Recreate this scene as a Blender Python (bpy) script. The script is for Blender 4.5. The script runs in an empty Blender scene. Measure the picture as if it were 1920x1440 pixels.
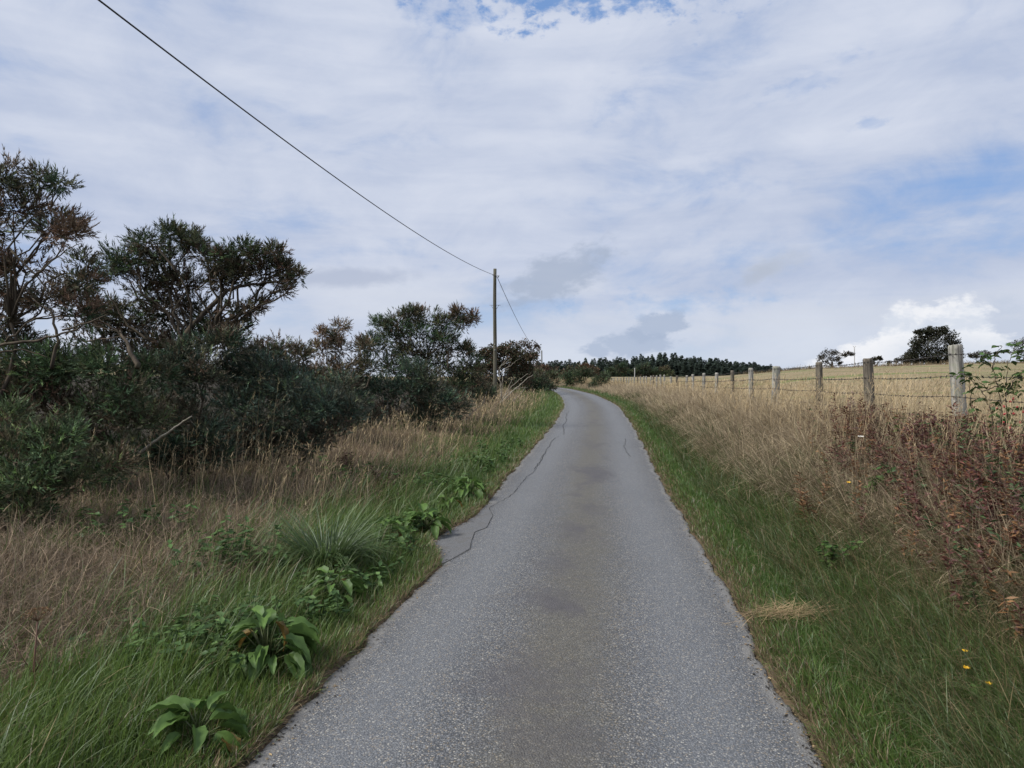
import bpy, math, random
import numpy as np
from mathutils import Vector

random.seed(7)
R = np.random.default_rng(11)
PI = math.pi
C = bpy.context.scene.collection
scene = bpy.context.scene
F = 1330.0            # focal length in pixels of the 1920 x 1440 photograph
EYE = 1.6

# ------------------------------------------------------------------ camera
cam = bpy.data.cameras.new('camera')
cam.sensor_width = 36.0
cam.lens = 36.0 * F / 1920.0
cam.clip_start = 0.05
cam.clip_end = 6000
cam_o = bpy.data.objects.new('camera', cam)
cam_o.location = (0, 0, EYE)
cam_o.rotation_euler = (PI / 2, 0, 0)
C.objects.link(cam_o)
scene.camera = cam_o
scene.render.resolution_x = 1024
scene.render.resolution_y = 768
scene.cycles.max_bounces = 6
scene.cycles.diffuse_bounces = 3
scene.cycles.transmission_bounces = 4
scene.cycles.glossy_bounces = 2

# ------------------------------------------------------------------ light
SUN_EL = math.radians(47)
SUN_AZ = math.radians(-112)          # from the view direction, negative = left
S = Vector((math.sin(SUN_AZ) * math.cos(SUN_EL), math.cos(SUN_AZ) * math.cos(SUN_EL), math.sin(SUN_EL)))
sun = bpy.data.lights.new('sun', 'SUN')
sun.energy = 2.9
sun.angle = math.radians(22)
sun.color = (1.0, 0.95, 0.87)
sun_o = bpy.data.objects.new('sun', sun)
sun_o.rotation_euler = S.to_track_quat('Z', 'Y').to_euler()
C.objects.link(sun_o)
vs = scene.view_settings
vs.view_transform = 'Standard'
vs.look = 'None'
vs.exposure = 0.66
vs.gamma = 1.0
vs.use_curve_mapping = False

# ------------------------------------------------------------------ sky
world = bpy.data.worlds.new('World')
scene.world = world
world.use_nodes = True
wt = world.node_tree
wt.nodes.clear()


class G:
    """small helper to write node graphs as expressions"""
    def __init__(s, t): s.t = t
    def n(s, kind, **kw):
        nd = s.t.nodes.new(kind)
        for k, v in kw.items(): setattr(nd, k, v)
        return nd
    def put(s, sock, v):
        if isinstance(v, bpy.types.NodeSocket): s.t.links.new(v, sock)
        elif v is not None: sock.default_value = v
    def m(s, op, a, b=None, c=None, clamp=False):
        nd = s.n('ShaderNodeMath', operation=op, use_clamp=clamp)
        for i, v in enumerate((a, b, c)): 
            if v is not None: s.put(nd.inputs[i], v)
        return nd.outputs[0]
    def vm(s, op, a, b=None):
        nd = s.n('ShaderNodeVectorMath', operation=op)
        s.put(nd.inputs[0], a)
        if b is not None: s.put(nd.inputs[1], b)
        return nd.outputs[0]
    def ss(s, v, lo, hi):
        nd = s.n('ShaderNodeMapRange', interpolation_type='SMOOTHSTEP')
        s.put(nd.inputs[0], v); s.put(nd.inputs[1], lo); s.put(nd.inputs[2], hi)
        return nd.outputs[0]
    def mix(s, f, a, b, blend='MIX'):
        nd = s.n('ShaderNodeMix', data_type='RGBA', blend_type=blend)
        s.put(nd.inputs[0], f)
        for i, v in ((6, a), (7, b)):
            if isinstance(v, tuple) and len(v) == 3: v = v + (1,)
            s.put(nd.inputs[i], v)
        return nd.outputs[2]
    def noise(s, vec, scale, detail=5, rough=0.55, dist=0.0, lac=2.0):
        nd = s.n('ShaderNodeTexNoise')
        s.put(nd.inputs['Vector'], vec); nd.inputs['Scale'].default_value = scale
        nd.inputs['Detail'].default_value = detail; nd.inputs['Roughness'].default_value = rough
        nd.inputs['Distortion'].default_value = dist; nd.inputs['Lacunarity'].default_value = lac
        return nd.outputs[0]
    def comb(s, x, y, z=0.0):
        nd = s.n('ShaderNodeCombineXYZ')
        for i, v in enumerate((x, y, z)): s.put(nd.inputs[i], v)
        return nd.outputs[0]
    def sep(s, v):
        nd = s.n('ShaderNodeSeparateXYZ'); s.put(nd.inputs[0], v)
        return nd.outputs


g = G(wt)
tc = g.n('ShaderNodeTexCoord')
d = g.vm('NORMALIZE', tc.outputs['Generated'])
dx, dy, dz = g.sep(d)
sky = g.n('ShaderNodeTexSky', sky_type='NISHITA')
sky.sun_disc = False
sky.sun_elevation = SUN_EL
sky.sun_rotation = SUN_AZ
sky.air_density = 1.0
sky.dust_density = 0.6
sky.ozone_density = 1.5
az = g.m('MULTIPLY', g.m('ARCTAN2', dx, dy), 57.29578)
el = g.m('MULTIPLY', g.m('ARCSINE', dz), 57.29578)
zc = g.m('ADD', g.m('MAXIMUM', dz, 0.0), 0.30)
pl = g.comb(g.m('DIVIDE', dx, zc), g.m('DIVIDE', dy, zc), 0.0)       # flat cloud layer overhead
sph = g.comb(g.m('MULTIPLY', az, 0.05), g.m('MULTIPLY', el, 0.085), 0.0)
n_big = g.noise(pl, 0.9, 6, 0.5, 0.4)
n_mid = g.noise(pl, 2.3, 8, 0.56, 0.5)
n_fine = g.noise(pl, 6.0, 6, 0.6, 0.3)
n_edge = g.noise(sph, 7.0, 8, 0.6, 0.2)
n_edge2 = g.noise(sph, 20.0, 7, 0.62, 0.1)
n_puff = g.noise(g.comb(g.m('MULTIPLY', g.m('ADD', az, g.m('MULTIPLY', el, -0.8)), 0.05), g.m('MULTIPLY', g.m('ADD', el, g.m('MULTIPLY', az, 0.12)), 0.10), 7.0), 2.0, 9, 0.6, 0.5)
n_band = g.noise(g.comb(g.m('MULTIPLY', az, 0.022), g.m('MULTIPLY', el, 0.22), 3.0), 2.0, 5, 0.5, 0.3)


def blob(a, e, w, h, tilt=0.0, k=0.9, lo=0.0, hi=0.35, k2=0.0):
    """soft cloud body round a direction (azimuth, elevation in degrees)"""
    da = g.m('SUBTRACT', az, a); de = g.m('SUBTRACT', el, e)
    ct, st = math.cos(tilt), math.sin(tilt)
    p = g.m('DIVIDE', g.m('ADD', g.m('MULTIPLY', da, ct), g.m('MULTIPLY', de, st)), w)
    q = g.m('DIVIDE', g.m('SUBTRACT', g.m('MULTIPLY', de, ct), g.m('MULTIPLY', da, st)), h)
    r = g.m('SQRT', g.m('ADD', g.m('MULTIPLY', p, p), g.m('MULTIPLY', q, q)))
    v = g.m('ADD', g.m('SUBTRACT', 1.0, r), g.m('MULTIPLY', g.m('SUBTRACT', n_edge, 0.5), k))
    if k2: v = g.m('ADD', v, g.m('MULTIPLY', g.m('SUBTRACT', n_edge2, 0.5), k2))
    return g.ss(v, lo, hi)


def pxa(px, py):
    x, z = (px - 960) / F, (720 - py) / F
    return math.degrees(math.atan2(x, 1)), math.degrees(math.atan(z / math.hypot(x, 1)))


# thin high veil with blue gaps
cov = g.m('ADD', g.m('MULTIPLY', g.m('SUBTRACT', n_mid, 0.5), 1.5), g.m('MULTIPLY', g.m('SUBTRACT', n_big, 0.5), 0.9))
cov = g.m('ADD', cov, g.m('MULTIPLY', g.m('SUBTRACT', n_fine, 0.5), 0.35))
cov = g.m('ADD', cov, g.m('MULTIPLY', g.m('SUBTRACT', n_puff, 0.5), 1.1))
cov = g.m('ADD', cov, 0.74)
for px, py, w, h, t, s in ((1130, -25, 15.0, 3.4, -0.02, 0.85), (1625, 236, 3.4, 1.0, 0.2, 0.5), (1130, 190, 3.0, 2.2, 0.5, 0.25),
                           (1530, 150, 6.0, 1.8, 0.35, 0.32), (1250, 575, 13.0, 1.5, 0.02, 0.42), (900, 30, 10, 2.0, -.1, .3)):
    a, e = pxa(px, py)
    cov = g.m('SUBTRACT', cov, g.m('MULTIPLY', blob(a, e, w, h, t, 2.4, 0.0, 1.0, 0.9), s))
cov = g.ss(cov, 0.0, 0.75)
# cloud body brightness: lit tops and grey bases
br = g.m('ADD', g.m('MULTIPLY', g.m('SUBTRACT', n_big, 0.5), 0.9), g.m('MULTIPLY', g.m('SUBTRACT', n_band, 0.5), 0.7))
br = g.m('ADD', br, g.m('MULTIPLY', g.m('SUBTRACT', n_mid, 0.5), 0.5))
br = g.m('ADD', br, g.m('MULTIPLY', g.m('SUBTRACT', n_puff, 0.5), 0.9))
br = g.ss(br, -0.4, 0.42)
CLOUD_D = (4.35, 5.05, 6.7)
CLOUD_L = (6.45, 6.9, 8.0)
cloud = g.mix(br, CLOUD_D, CLOUD_L)
blue = g.mix(0.6, sky.outputs[0], (2.2, 4.0, 7.9))
col = g.mix(cov, blue, cloud)
low = g.ss(el, 9.0, 1.0)                                             # whiter towards the horizon
col = g.mix(g.m('MULTIPLY', low, 0.55), col, (6.7, 7.25, 8.1))
band = g.m('MULTIPLY', g.ss(n_band, 0.46, 0.66), g.ss(el, 12.0, 4.0))
col = g.mix(g.m('MULTIPLY', band, 0.5), col, (5.9, 6.3, 7.15))


def add_cloud(px, py, w, h, tilt, k, colr, amt, lo=0.0, hi=0.35, k2=0.25):
    global col
    a, e = pxa(px, py)
    col = g.mix(g.m('MULTIPLY', blob(a, e, w, h, tilt, k, lo, hi, k2), amt), col, colr)


add_cloud(1040, 520, 6.0, 2.2, 0.42, 1.8, (3.7, 4.35, 5.6), 0.75, 0.0, 0.6, 0.6)
add_cloud(640, 520, 7.5, 1.1, 0.05, 1.2, (4.2, 4.75, 6.1), 0.75, 0.0, 0.7)
add_cloud(1450, 497, 3.5, 1.35, 0.2, 1.4, (4.9, 5.35, 6.3), 0.7, 0.0, 0.9, 0.9)
add_cloud(1425, 512, 2.4, 0.9, 0.5, 1.4, (4.3, 4.8, 5.8), 0.6, 0.0, 0.9, 0.9)
add_cloud(1185, 645, 4.2, 1.2, 0.12, 1.7, (4.0, 4.75, 6.2), 0.8, 0.0, 0.4, 0.7)
add_cloud(1235, 612, 2.6, 1.3, 0.3, 1.7, (3.9, 4.65, 6.1), 0.8, 0.0, 0.4, 0.7)
add_cloud(1880, 660, 3.6, 4.0, 0.0, 1.2, (5.4, 6.0, 7.2), 0.9, 0.0, 0.4, 0.5)
for px, py, w, h in ((1700, 618, 2.3, 2.1), (1800, 612, 2.4, 2.2), (1750, 650, 4.8, 2.1), (1660, 668, 3.6, 1.3), (1590, 690, 4.2, 1.0)):
    add_cloud(px, py, w, h, 0.0, 1.0, g.mix(g.ss(g.m('ADD', n_edge, g.m('MULTIPLY', n_edge2, .4)), .55, .8), (6.7, 7.2, 8.1), (8.7, 8.8, 9.1)), 0.85, 0.0, 0.35, 0.7)
add_cloud(1775, 668, 5.0, 1.9, 0.0, 1.6, (6.4, 6.95, 7.9), 0.85, 0.0, 0.8, 0.6)
bgn = g.n('ShaderNodeBackground')
g.put(bgn.inputs[0], col)
bgn.inputs[1].default_value = 0.066
wo = g.n('ShaderNodeOutputWorld')
wt.links.new(bgn.outputs[0], wo.inputs[0])


# ------------------------------------------------------------------ helpers: objects
def tag(o, label=None, cat=None, group=None, kind=None):
    if label: o['label'] = label
    if cat: o['category'] = cat
    if group: o['group'] = group
    if kind: o['kind'] = kind
    return o


def thing(name, label, cat, loc=(0, 0, 0), group=None, kind=None):
    o = bpy.data.objects.new(name, None)
    o.empty_display_size = 0.1
    o.location = loc
    C.objects.link(o)
    return tag(o, label, cat, group, kind)


def tri_mesh(name, V, T, col=None, uv=None, smooth=False):
    V = np.ascontiguousarray(V, dtype=np.float32); T = np.ascontiguousarray(T, dtype=np.int32)
    me = bpy.data.meshes.new(name)
    me.vertices.add(len(V)); me.vertices.foreach_set('co', V.ravel())
    n = len(T)
    me.loops.add(n * 3); me.loops.foreach_set('vertex_index', T.ravel())
    me.polygons.add(n); me.polygons.foreach_set('loop_start', np.arange(0, n * 3, 3, dtype=np.int32))
    if smooth: me.polygons.foreach_set('use_smooth', np.ones(n, dtype=bool))
    me.update(calc_edges=True)
    if col is not None:
        a = me.color_attributes.new('Col', 'FLOAT_COLOR', 'POINT')
        c = np.ones((len(V), 4), dtype=np.float32); c[:, :3] = col
        a.data.foreach_set('color', c.ravel())
    if uv is not None:
        a = me.attributes.new('uvm', 'FLOAT2', 'POINT')
        a.data.foreach_set('vector', np.ascontiguousarray(uv, dtype=np.float32).ravel())
    return me


def put(name, me, mat, parent=None, loc=(0, 0, 0)):
    o = bpy.data.objects.new(name, me)
    if mat is not None and not me.materials: me.materials.append(mat)
    C.objects.link(o)
    o.location = loc
    if parent is not None: o.parent = parent
    return o


class MB:
    """collects triangles (vertices, faces, colours)"""
    def __init__(s): s.V = []; s.T = []; s.C = []; s.n = 0
    def add(s, V, T, col=None):
        V = np.asarray(V, dtype=np.float32)
        s.V.append(V); s.T.append(np.asarray(T, dtype=np.int32) + s.n)
        c = np.zeros((len(V), 3), dtype=np.float32)
        c[:] = 0.5 if col is None else col
        s.C.append(c); s.n += len(V)
    def mesh(s, name, origin=(0, 0, 0), smooth=False):
        V = np.concatenate(s.V) - np.asarray(origin, dtype=np.float32)
        return tri_mesh(name, V, np.concatenate(s.T), np.concatenate(s.C), smooth=smooth)
    def build(s, name, mat, parent=None, origin=(0, 0, 0), smooth=False):
        me = s.mesh(name, origin, smooth)
        return put(name, me, mat, parent, (0, 0, 0) if parent is not None else origin)


def P(px, py, dist):
    """direction of a pixel carried out to a given distance along the view"""
    return np.array([(px - 960) / F * dist, dist, EYE + (720 - py) / F * dist])


# ------------------------------------------------------------------ materials
def base_mat(name):
    m = bpy.data.materials.new(name); m.use_nodes = True
    m.node_tree.nodes.clear()
    return m, G(m.node_tree)


def foliage_mat(name, trans=0.3, rough=0.6, gloss=0.03, var=0.25, scale=6.0):
    m, g = base_mat(name)
    a = g.n('ShaderNodeAttribute', attribute_name='Col')
    geo = g.n('ShaderNodeNewGeometry')
    nz = g.noise(geo.outputs['Position'], scale, 3, 0.6)
    v = g.m('ADD', 1.0 - var, g.m('MULTIPLY', nz, 2 * var))
    colr = g.mix(1.0, a.outputs['Color'], g.comb(v, v, v), 'MULTIPLY')
    df = g.n('ShaderNodeBsdfDiffuse'); g.put(df.inputs['Color'], colr)
    tr = g.n('ShaderNodeBsdfTranslucent'); g.put(tr.inputs['Color'], colr)
    mx = g.n('ShaderNodeMixShader'); mx.inputs[0].default_value = trans
    g.t.links.new(df.outputs[0], mx.inputs[1]); g.t.links.new(tr.outputs[0], mx.inputs[2])
    gl = g.n('ShaderNodeBsdfGlossy'); gl.inputs['Roughness'].default_value = rough
    gl.inputs['Color'].default_value = (0.8, 0.85, 0.9, 1)
    m2 = g.n('ShaderNodeMixShader'); m2.inputs[0].default_value = gloss
    g.t.links.new(mx.outputs[0], m2.inputs[1]); g.t.links.new(gl.outputs[0], m2.inputs[2])
    out = g.n('ShaderNodeOutputMaterial'); g.t.links.new(m2.outputs[0], out.inputs[0])
    return m


M_GRASS = foliage_mat('grass_blade', 0.38, 0.5, 0.04)
M_STRAW = foliage_mat('dry_grass', 0.28, 0.7, 0.015)
M_GORSE = foliage_mat('gorse_needles', 0.12, 0.6, 0.02, 0.35, 3.0)
M_LEAF = foliage_mat('broad_leaf', 0.25, 0.5, 0.018, 0.35, 30.0)
M_RUST = foliage_mat('rusty_leaf', 0.22, 0.6, 0.03)
M_TREE = foliage_mat('tree_leaf', 0.2, 0.6, 0.02, 0.3, 1.0)


def bark_mat(name, c1, c2, scale=14.0, stretch=0.12):
    m, g = base_mat(name)
    geo = g.n('ShaderNodeTexCoord')
    v = g.vm('MULTIPLY', geo.outputs['Object'], (1, 1, stretch))
    n1 = g.noise(v, scale, 6, 0.65); n2 = g.noise(geo.outputs['Object'], 5.0, 4, 0.6)
    c = g.mix(g.ss(n1, 0.32, 0.68), c1, c2)
    c = g.mix(g.m('MULTIPLY', g.ss(n2, 0.5, 0.7), 0.45), c, tuple(0.55 * (a + b) * k for a, b, k in zip(c1, c2, (0.9, 1.05, 0.75))))
    bs = g.n('ShaderNodeBsdfPrincipled'); g.put(bs.inputs['Base Color'], c); bs.inputs['Roughness'].default_value = 0.9
    bs.inputs['Specular IOR Level'].default_value = 0.2
    bp = g.n('ShaderNodeBump'); bp.inputs['Strength'].default_value = 0.7; bp.inputs['Distance'].default_value = 0.01
    g.put(bp.inputs['Height'], n1); g.t.links.new(bp.outputs[0], bs.inputs['Normal'])
    out = g.n('ShaderNodeOutputMaterial'); g.t.links.new(bs.outputs[0], out.inputs[0])
    return m


M_POST = bark_mat('weathered_post_wood', (0.11, 0.105, 0.095), (0.41, 0.395, 0.355), 30.0, 0.06)
M_POST2 = bark_mat('dark_post_wood', (0.055, 0.048, 0.04), (0.20, 0.175, 0.14), 30.0, 0.06)
M_POLE = bark_mat('pole_wood', (0.045, 0.043, 0.033), (0.14, 0.13, 0.10), 22.0, 0.03)
M_BARK = bark_mat('gorse_bark', (0.035, 0.028, 0.022), (0.10, 0.08, 0.058), 18.0)
M_DEAD = bark_mat('dead_wood', (0.16, 0.14, 0.115), (0.36, 0.33, 0.28), 18.0)


def plain_mat(name, c, rough=0.6, metal=0.0):
    m, g = base_mat(name)
    geo = g.n('ShaderNodeNewGeometry')
    n1 = g.noise(geo.outputs['Position'], 40.0, 3, 0.6)
    bs = g.n('ShaderNodeBsdfPrincipled')
    g.put(bs.inputs['Base Color'], g.mix(n1, tuple(0.65 * x for x in c), tuple(1.3 * x for x in c)))
    bs.inputs['Roughness'].default_value = rough; bs.inputs['Metallic'].default_value = metal
    out = g.n('ShaderNodeOutputMaterial'); g.t.links.new(bs.outputs[0], out.inputs[0])
    return m


M_WIRE = plain_mat('rusty_wire', (0.07, 0.062, 0.055), 0.6, 0.5)
M_CABLE = plain_mat('black_cable', (0.012, 0.012, 0.014), 0.5)
M_STEEL = plain_mat('galvanised_steel', (0.22, 0.23, 0.24), 0.5, 0.7)
M_HIP = plain_mat('rose_hip_skin', (0.33, 0.02, 0.03), 0.3)
M_YELLOW = plain_mat('yellow_petal', (0.75, 0.45, 0.02), 0.5)
M_WHITE = plain_mat('white_petal', (0.7, 0.68, 0.62), 0.6)
M_GREYPOLE = plain_mat('grey_painted_pole', (0.4, 0.4, 0.4), 0.6)

# ------------------------------------------------------------------ terrain functions
def smooth_tab(ys, vs_, win):
    ys = np.array(ys, float); vs_ = np.array(vs_, float)
    gy = np.linspace(-60, 1200, 12601)
    v = np.interp(gy, ys, vs_)
    # linear continuation at both ends
    k0 = (vs_[1] - vs_[0]) / (ys[1] - ys[0]); v = np.where(gy < ys[0], vs_[0] + k0 * (gy - ys[0]), v)
    acc = np.zeros_like(v); wsum = 0
    for t in np.linspace(-1, 1, 11):
        acc += np.interp(gy + t * win * np.clip(np.abs(gy) / 20, 0.25, 1.6), gy, v) * (1 - abs(t) * 0.7); wsum += 1 - abs(t) * 0.7
    acc /= wsum
    return lambda y: np.interp(y, gy, acc)


ROAD_Y = [2.96, 6.26, 11.6, 20.8, 32.6, 45, 60, 75, 95, 120]
XL0 = smooth_tab(ROAD_Y, [-1.15, -0.68, -0.12, 1.17, 2.45, 2.95, 2.9, 0.4, -6, -16], 3.0)
XR0 = smooth_tab(ROAD_Y, [1.30, 1.79, 2.44, 3.58, 4.9, 5.3, 4.9, 2.9, -3, -12], 3.0)
ZR = smooth_tab([-60, 0, 6.3, 11.6, 20.8, 32.6, 45, 60, 80, 120, 200], [0, 0, 0, 0.03, 0.35, 0.62, 0.92, 1.19, 1.5, 2.0, 3.0], 4.0)
FY = [1.8, 4.5, 7.2, 9.6, 11.8, 15, 17.1, 19.7, 22.5, 25.3, 28, 30.5, 34.2, 37, 45, 53, 61, 69, 76, 84, 120]
FX = [3.8, 4.15, 4.52, 4.82, 5.12, 5.53, 5.79, 6.12, 6.48, 6.83, 7.18, 7.5, 7.97, 8.32, 9.17, 10.1, 10.8, 11.4, 11.7, 11.3, 6]
XF = smooth_tab(FY, FX, 2.0)
ZF = smooth_tab([-60, 0, 7, 12, 20, 30, 45, 60, 84, 120, 200], [0.8, 0.8, 0.86, 0.9, 0.92, 0.95, 1.03, 1.1, 1.2, 2.0, 3.0], 4.0)
CREST = ([-1, 0.0, 0.18, 0.30, 0.36, 0.406, 0.50, 0.60, 0.72, 1.2, 4], [2.0, 2.0, 2.4, 2.95, 3.5, 4.05, 4.45, 4.85, 5.05, 5.6, 6])


def sm(t):
    t = np.clip(t, 0, 1); return t * t * (3 - 2 * t)


def vnoise(x, y, seed=0):
    x = np.asarray(x, float); y = np.asarray(y, float)
    xi = np.floor(x).astype(np.int64); yi = np.floor(y).astype(np.int64)
    fx = x - xi; fy = y - yi
    def h(a, b):
        n = (a * 374761393 + b * 668265263 + seed * 144665) & 0x7fffffff
        n = ((n ^ (n >> 13)) * 1274126177) & 0x7fffffff
        return ((n ^ (n >> 16)) & 0xffff) / 65535.0
    fx = fx * fx * (3 - 2 * fx); fy = fy * fy * (3 - 2 * fy)
    a = h(xi, yi); b = h(xi + 1, yi); c = h(xi, yi + 1); e = h(xi + 1, yi + 1)
    return (a * (1 - fx) + b * fx) * (1 - fy) + (c * (1 - fx) + e * fx) * fy


def fbm(x, y, seed=0, o=4):
    s = 0; a = 0.5; t = 0
    for k in range(o):
        s = s + a * vnoise(x * 2 ** k, y * 2 ** k, seed + k); t += a; a *= 0.5
    return s / t


def XL(y):
    y = np.asarray(y, float)
    return XL0(y) + (fbm(y * 1.6, y * 0 + 0.5, 21) - 0.5) * 0.16 + (fbm(y * 6, y * 0 + 0.5, 22) - 0.5) * 0.07 - 0.24 * np.exp(-((y - 7.35) / 0.62) ** 2)


def XR(y):
    y = np.asarray(y, float)
    return XR0(y) + (fbm(y * 1.6, y * 0 + 9.5, 23) - 0.5) * 0.16 + (fbm(y * 6, y * 0 + 9.5, 24) - 0.5) * 0.07


def H(x, y):
    x = np.asarray(x, float); y = np.asarray(y, float)
    xl, xr, xf, zr, zf = XL(y), XR(y), XF(y), ZR(y), ZF(y)
    far = sm((y - 95) / 40)
    # right: verge, bank, field
    s = (x - xr) / np.maximum(xf - xr, 1)
    bank = zr + 0.02 + (zf - zr - 0.02) * sm((s - 0.2) / 0.75)
    th = x / np.maximum(y, 1)
    gy = np.clip((y - 12) / 103, 0, 1)
    gy = gy ** 1.15
    crest = np.interp(th, CREST[0], CREST[1])
    zfield = 0.9 + (crest - 0.9) * gy
    zfield = np.where(y > 115, crest - (y - 115) * 0.022, zfield)
    zfield = np.maximum(zfield, np.where(y > 115, 2.6, -9))
    w = sm((x - xf) / 22.0)
    right = np.where(s < 1, bank, zf + (zfield - zf) * np.maximum(w, far))
    # left
    v = xl - x
    hl = np.interp(y, [0, 8, 20, 37, 60], [0.28, 0.3, 0.25, 0.42, 0.3])
    left = zr + 0.02 + hl * sm((v - 0.7) / 3.2) + 7.0 * sm((v - 12) / 170) * sm((y + 20) / 60)
    road = zr - 0.05
    z = np.where(x > xr, right, np.where(x < xl, left, road))
    e = np.minimum(np.abs(x - xl), np.abs(x - xr))
    off = np.where((x > xr) | (x < xl), 1.0, 0.0) * sm(e / 0.8)
    z = z + off * (fbm(x * 1.1, y * 1.1, 3) - 0.5) * 0.13
    z = z * (1 - far * 0) 
    zfar = np.maximum(2.9, right) + 1.6 * sm((y - 200) / 90)
    z = z * (1 - far) + np.where(x < 20, np.maximum(zfar, left), zfar) * far
    return z


# ------------------------------------------------------------------ ground
def axis(segs):
    out = []
    for a, b, st in segs: out.append(np.arange(a, b, st))
    return np.unique(np.concatenate(out))


gx = np.concatenate([-np.geomspace(2500, 12, 60), np.arange(-11.8, -.6, 0.26), np.arange(-.6, .4, .05), np.arange(.4, 2.1, .4), np.arange(2.15, 3.1, .05), np.arange(3.1, 14, .24), np.geomspace(14.2, 2500, 75)])
gyv = np.concatenate([np.linspace(-60, -2, 12), np.arange(-1, 16, 0.22), np.geomspace(16, 130, 150)[0:], np.geomspace(133, 4500, 50)])
XX, YY = np.meshgrid(gx, gyv)
XX = XX + XL0(np.clip(YY, -60, 110)) * sm((14 - np.abs(XX)) / 8)        # columns follow the lane
ZZ = H(XX, YY)
nx, ny = len(gx), len(gyv)
V = np.stack([XX.ravel(), YY.ravel(), ZZ.ravel()], 1)
i = np.arange(nx - 1)[None, :] + nx * np.arange(ny - 1)[:, None]
i = i.ravel()
T = np.concatenate([np.stack([i, i + 1, i + nx + 1], 1), np.stack([i, i + nx + 1, i + nx], 1)])
# zone weights as colours: R = green verge, G = field stubble, B = dark soil / thatch
xl, xr, xf = XL(YY), XR(YY), XF(YY)
zone = np.zeros((ny, nx, 3))
zone[..., 0] = np.where(XX > xr, sm((1.2 - (XX - xr)) / 0.6), sm((1.5 - (xl - XX)) / 0.6))
zone[..., 0] *= np.where(XX > xr, sm((XX - xr - .08) / .25), sm((xl - XX - .08) / .25))
zone[..., 1] = np.maximum(sm((XX - xf - 0.3) / 2.0), sm((YY - 95) / 20))
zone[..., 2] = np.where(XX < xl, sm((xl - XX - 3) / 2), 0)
m_ground, g = base_mat('rough_ground')
at = g.n('ShaderNodeAttribute', attribute_name='Col')
zr_, zg_, zb_ = g.sep(at.outputs['Color'])
pos = g.n('ShaderNodeNewGeometry').outputs['Position']
nA = g.noise(pos, 1.3, 6, 0.6); nB = g.noise(pos, 14.0, 5, 0.65); nC = g.noise(pos, 60.0, 3, 0.6)
thatch = g.mix(nB, (0.06, 0.045, 0.03), (0.17, 0.125, 0.08))
thatch = g.mix(g.m('MULTIPLY', g.ss(nA, 0.45, 0.65), 0.5), thatch, (0.055, 0.07, 0.025))
green = g.mix(nB, (0.025, 0.05, 0.012), (0.06, 0.10, 0.025))
c = g.mix(zr_, thatch, green)
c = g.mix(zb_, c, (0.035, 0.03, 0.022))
px_, py_, pz_ = g.sep(pos)
rowv = g.comb(g.m('MULTIPLY', px_, 0.035), g.m('ADD', g.m('MULTIPLY', py_, 0.42), g.m('MULTIPLY', px_, 0.05)), 0.0)
rows = g.noise(rowv, 2.0, 6, 0.7)
fieldn = g.noise(g.vm('MULTIPLY', pos, (0.03, 0.09, 0.0)), 1.0, 4, 0.55)
stub = g.mix(nB, (0.20, 0.155, 0.095), (0.33, 0.265, 0.165))
stub = g.mix(g.m('MULTIPLY', g.ss(rows, 0.5, 0.6), 0.85), stub, (0.12, 0.135, 0.055))
stub = g.mix(g.m('MULTIPLY', g.ss(rows, 0.45, 0.36), 0.75), stub, (0.14, 0.105, 0.065))
stub = g.mix(g.m('MULTIPLY', g.ss(fieldn, 0.52, 0.62), 0.8), stub, (0.12, 0.165, 0.05))
c = g.mix(zg_, c, stub)
c = g.mix(g.m('MULTIPLY', g.ss(nC, 0.55, 0.75), 0.35), c, (0.03, 0.024, 0.016))
bs = g.n('ShaderNodeBsdfPrincipled'); g.put(bs.inputs['Base Color'], c); bs.inputs['Roughness'].default_value = 0.95
bs.inputs['Specular IOR Level'].default_value = 0.1
bp = g.n('ShaderNodeBump'); bp.inputs['Strength'].default_value = 0.8; bp.inputs['Distance'].default_value = 0.04
g.put(bp.inputs['Height'], nB); g.t.links.new(bp.outputs[0], bs.inputs['Normal'])
out = g.n('ShaderNodeOutputMaterial'); g.t.links.new(bs.outputs[0], out.inputs[0])
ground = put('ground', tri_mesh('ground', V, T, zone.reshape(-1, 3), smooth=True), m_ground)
tag(ground, 'rough grassy ground rising to a pale stubble field beyond the fence', 'ground', kind='structure')

# ------------------------------------------------------------------ road
ry = np.concatenate([np.arange(-30, 2, 0.5), np.arange(2, 18, 0.09), np.geomspace(18, 112, 300)])
K = 31
rl = XL(ry); rr = XR(ry)
rl2 = rl
rr2 = rr
t = np.concatenate([[0, .008, .02, .04], np.linspace(.07, .93, K - 8), [.96, .98, .992, 1]])[None, :]
RX = rl2[:, None] + (rr2 - rl2)[:, None] * t
across = (RX - ((XL0(ry) + XR0(ry)) / 2)[:, None])
camber = 0.025 * (1 - (across / 1.25) ** 2)
wob = (fbm(RX * 0.9, ry[:, None] * 0.6 + RX * 0, 31) - 0.5) * 0.035
RZ = ZR(ry)[:, None] + camber + wob
RZ[:, 0] -= 0.05; RZ[:, -1] -= 0.05
RYY = np.repeat(ry[:, None], K, 1)
V = np.stack([RX.ravel(), RYY.ravel(), RZ.ravel()], 1)
n_, k_ = len(ry), K
i = (np.arange(k_ - 1)[None, :] + k_ * np.arange(n_ - 1)[:, None]).ravel()
T = np.concatenate([np.stack([i, i + 1, i + k_ + 1], 1), np.stack([i, i + k_ + 1, i + k_], 1)])
edist = np.minimum(RX - rl2[:, None], rr2[:, None] - RX)
uv = np.stack([across.ravel(), edist.ravel()], 1)


def road_z(x, y):
    a = x - (XL0(y) + XR0(y)) / 2
    return ZR(y) + 0.025 * (1 - (a / 1.25) ** 2) + (fbm(x * 0.9, y * 0.6, 31) - 0.5) * 0.035


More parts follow.
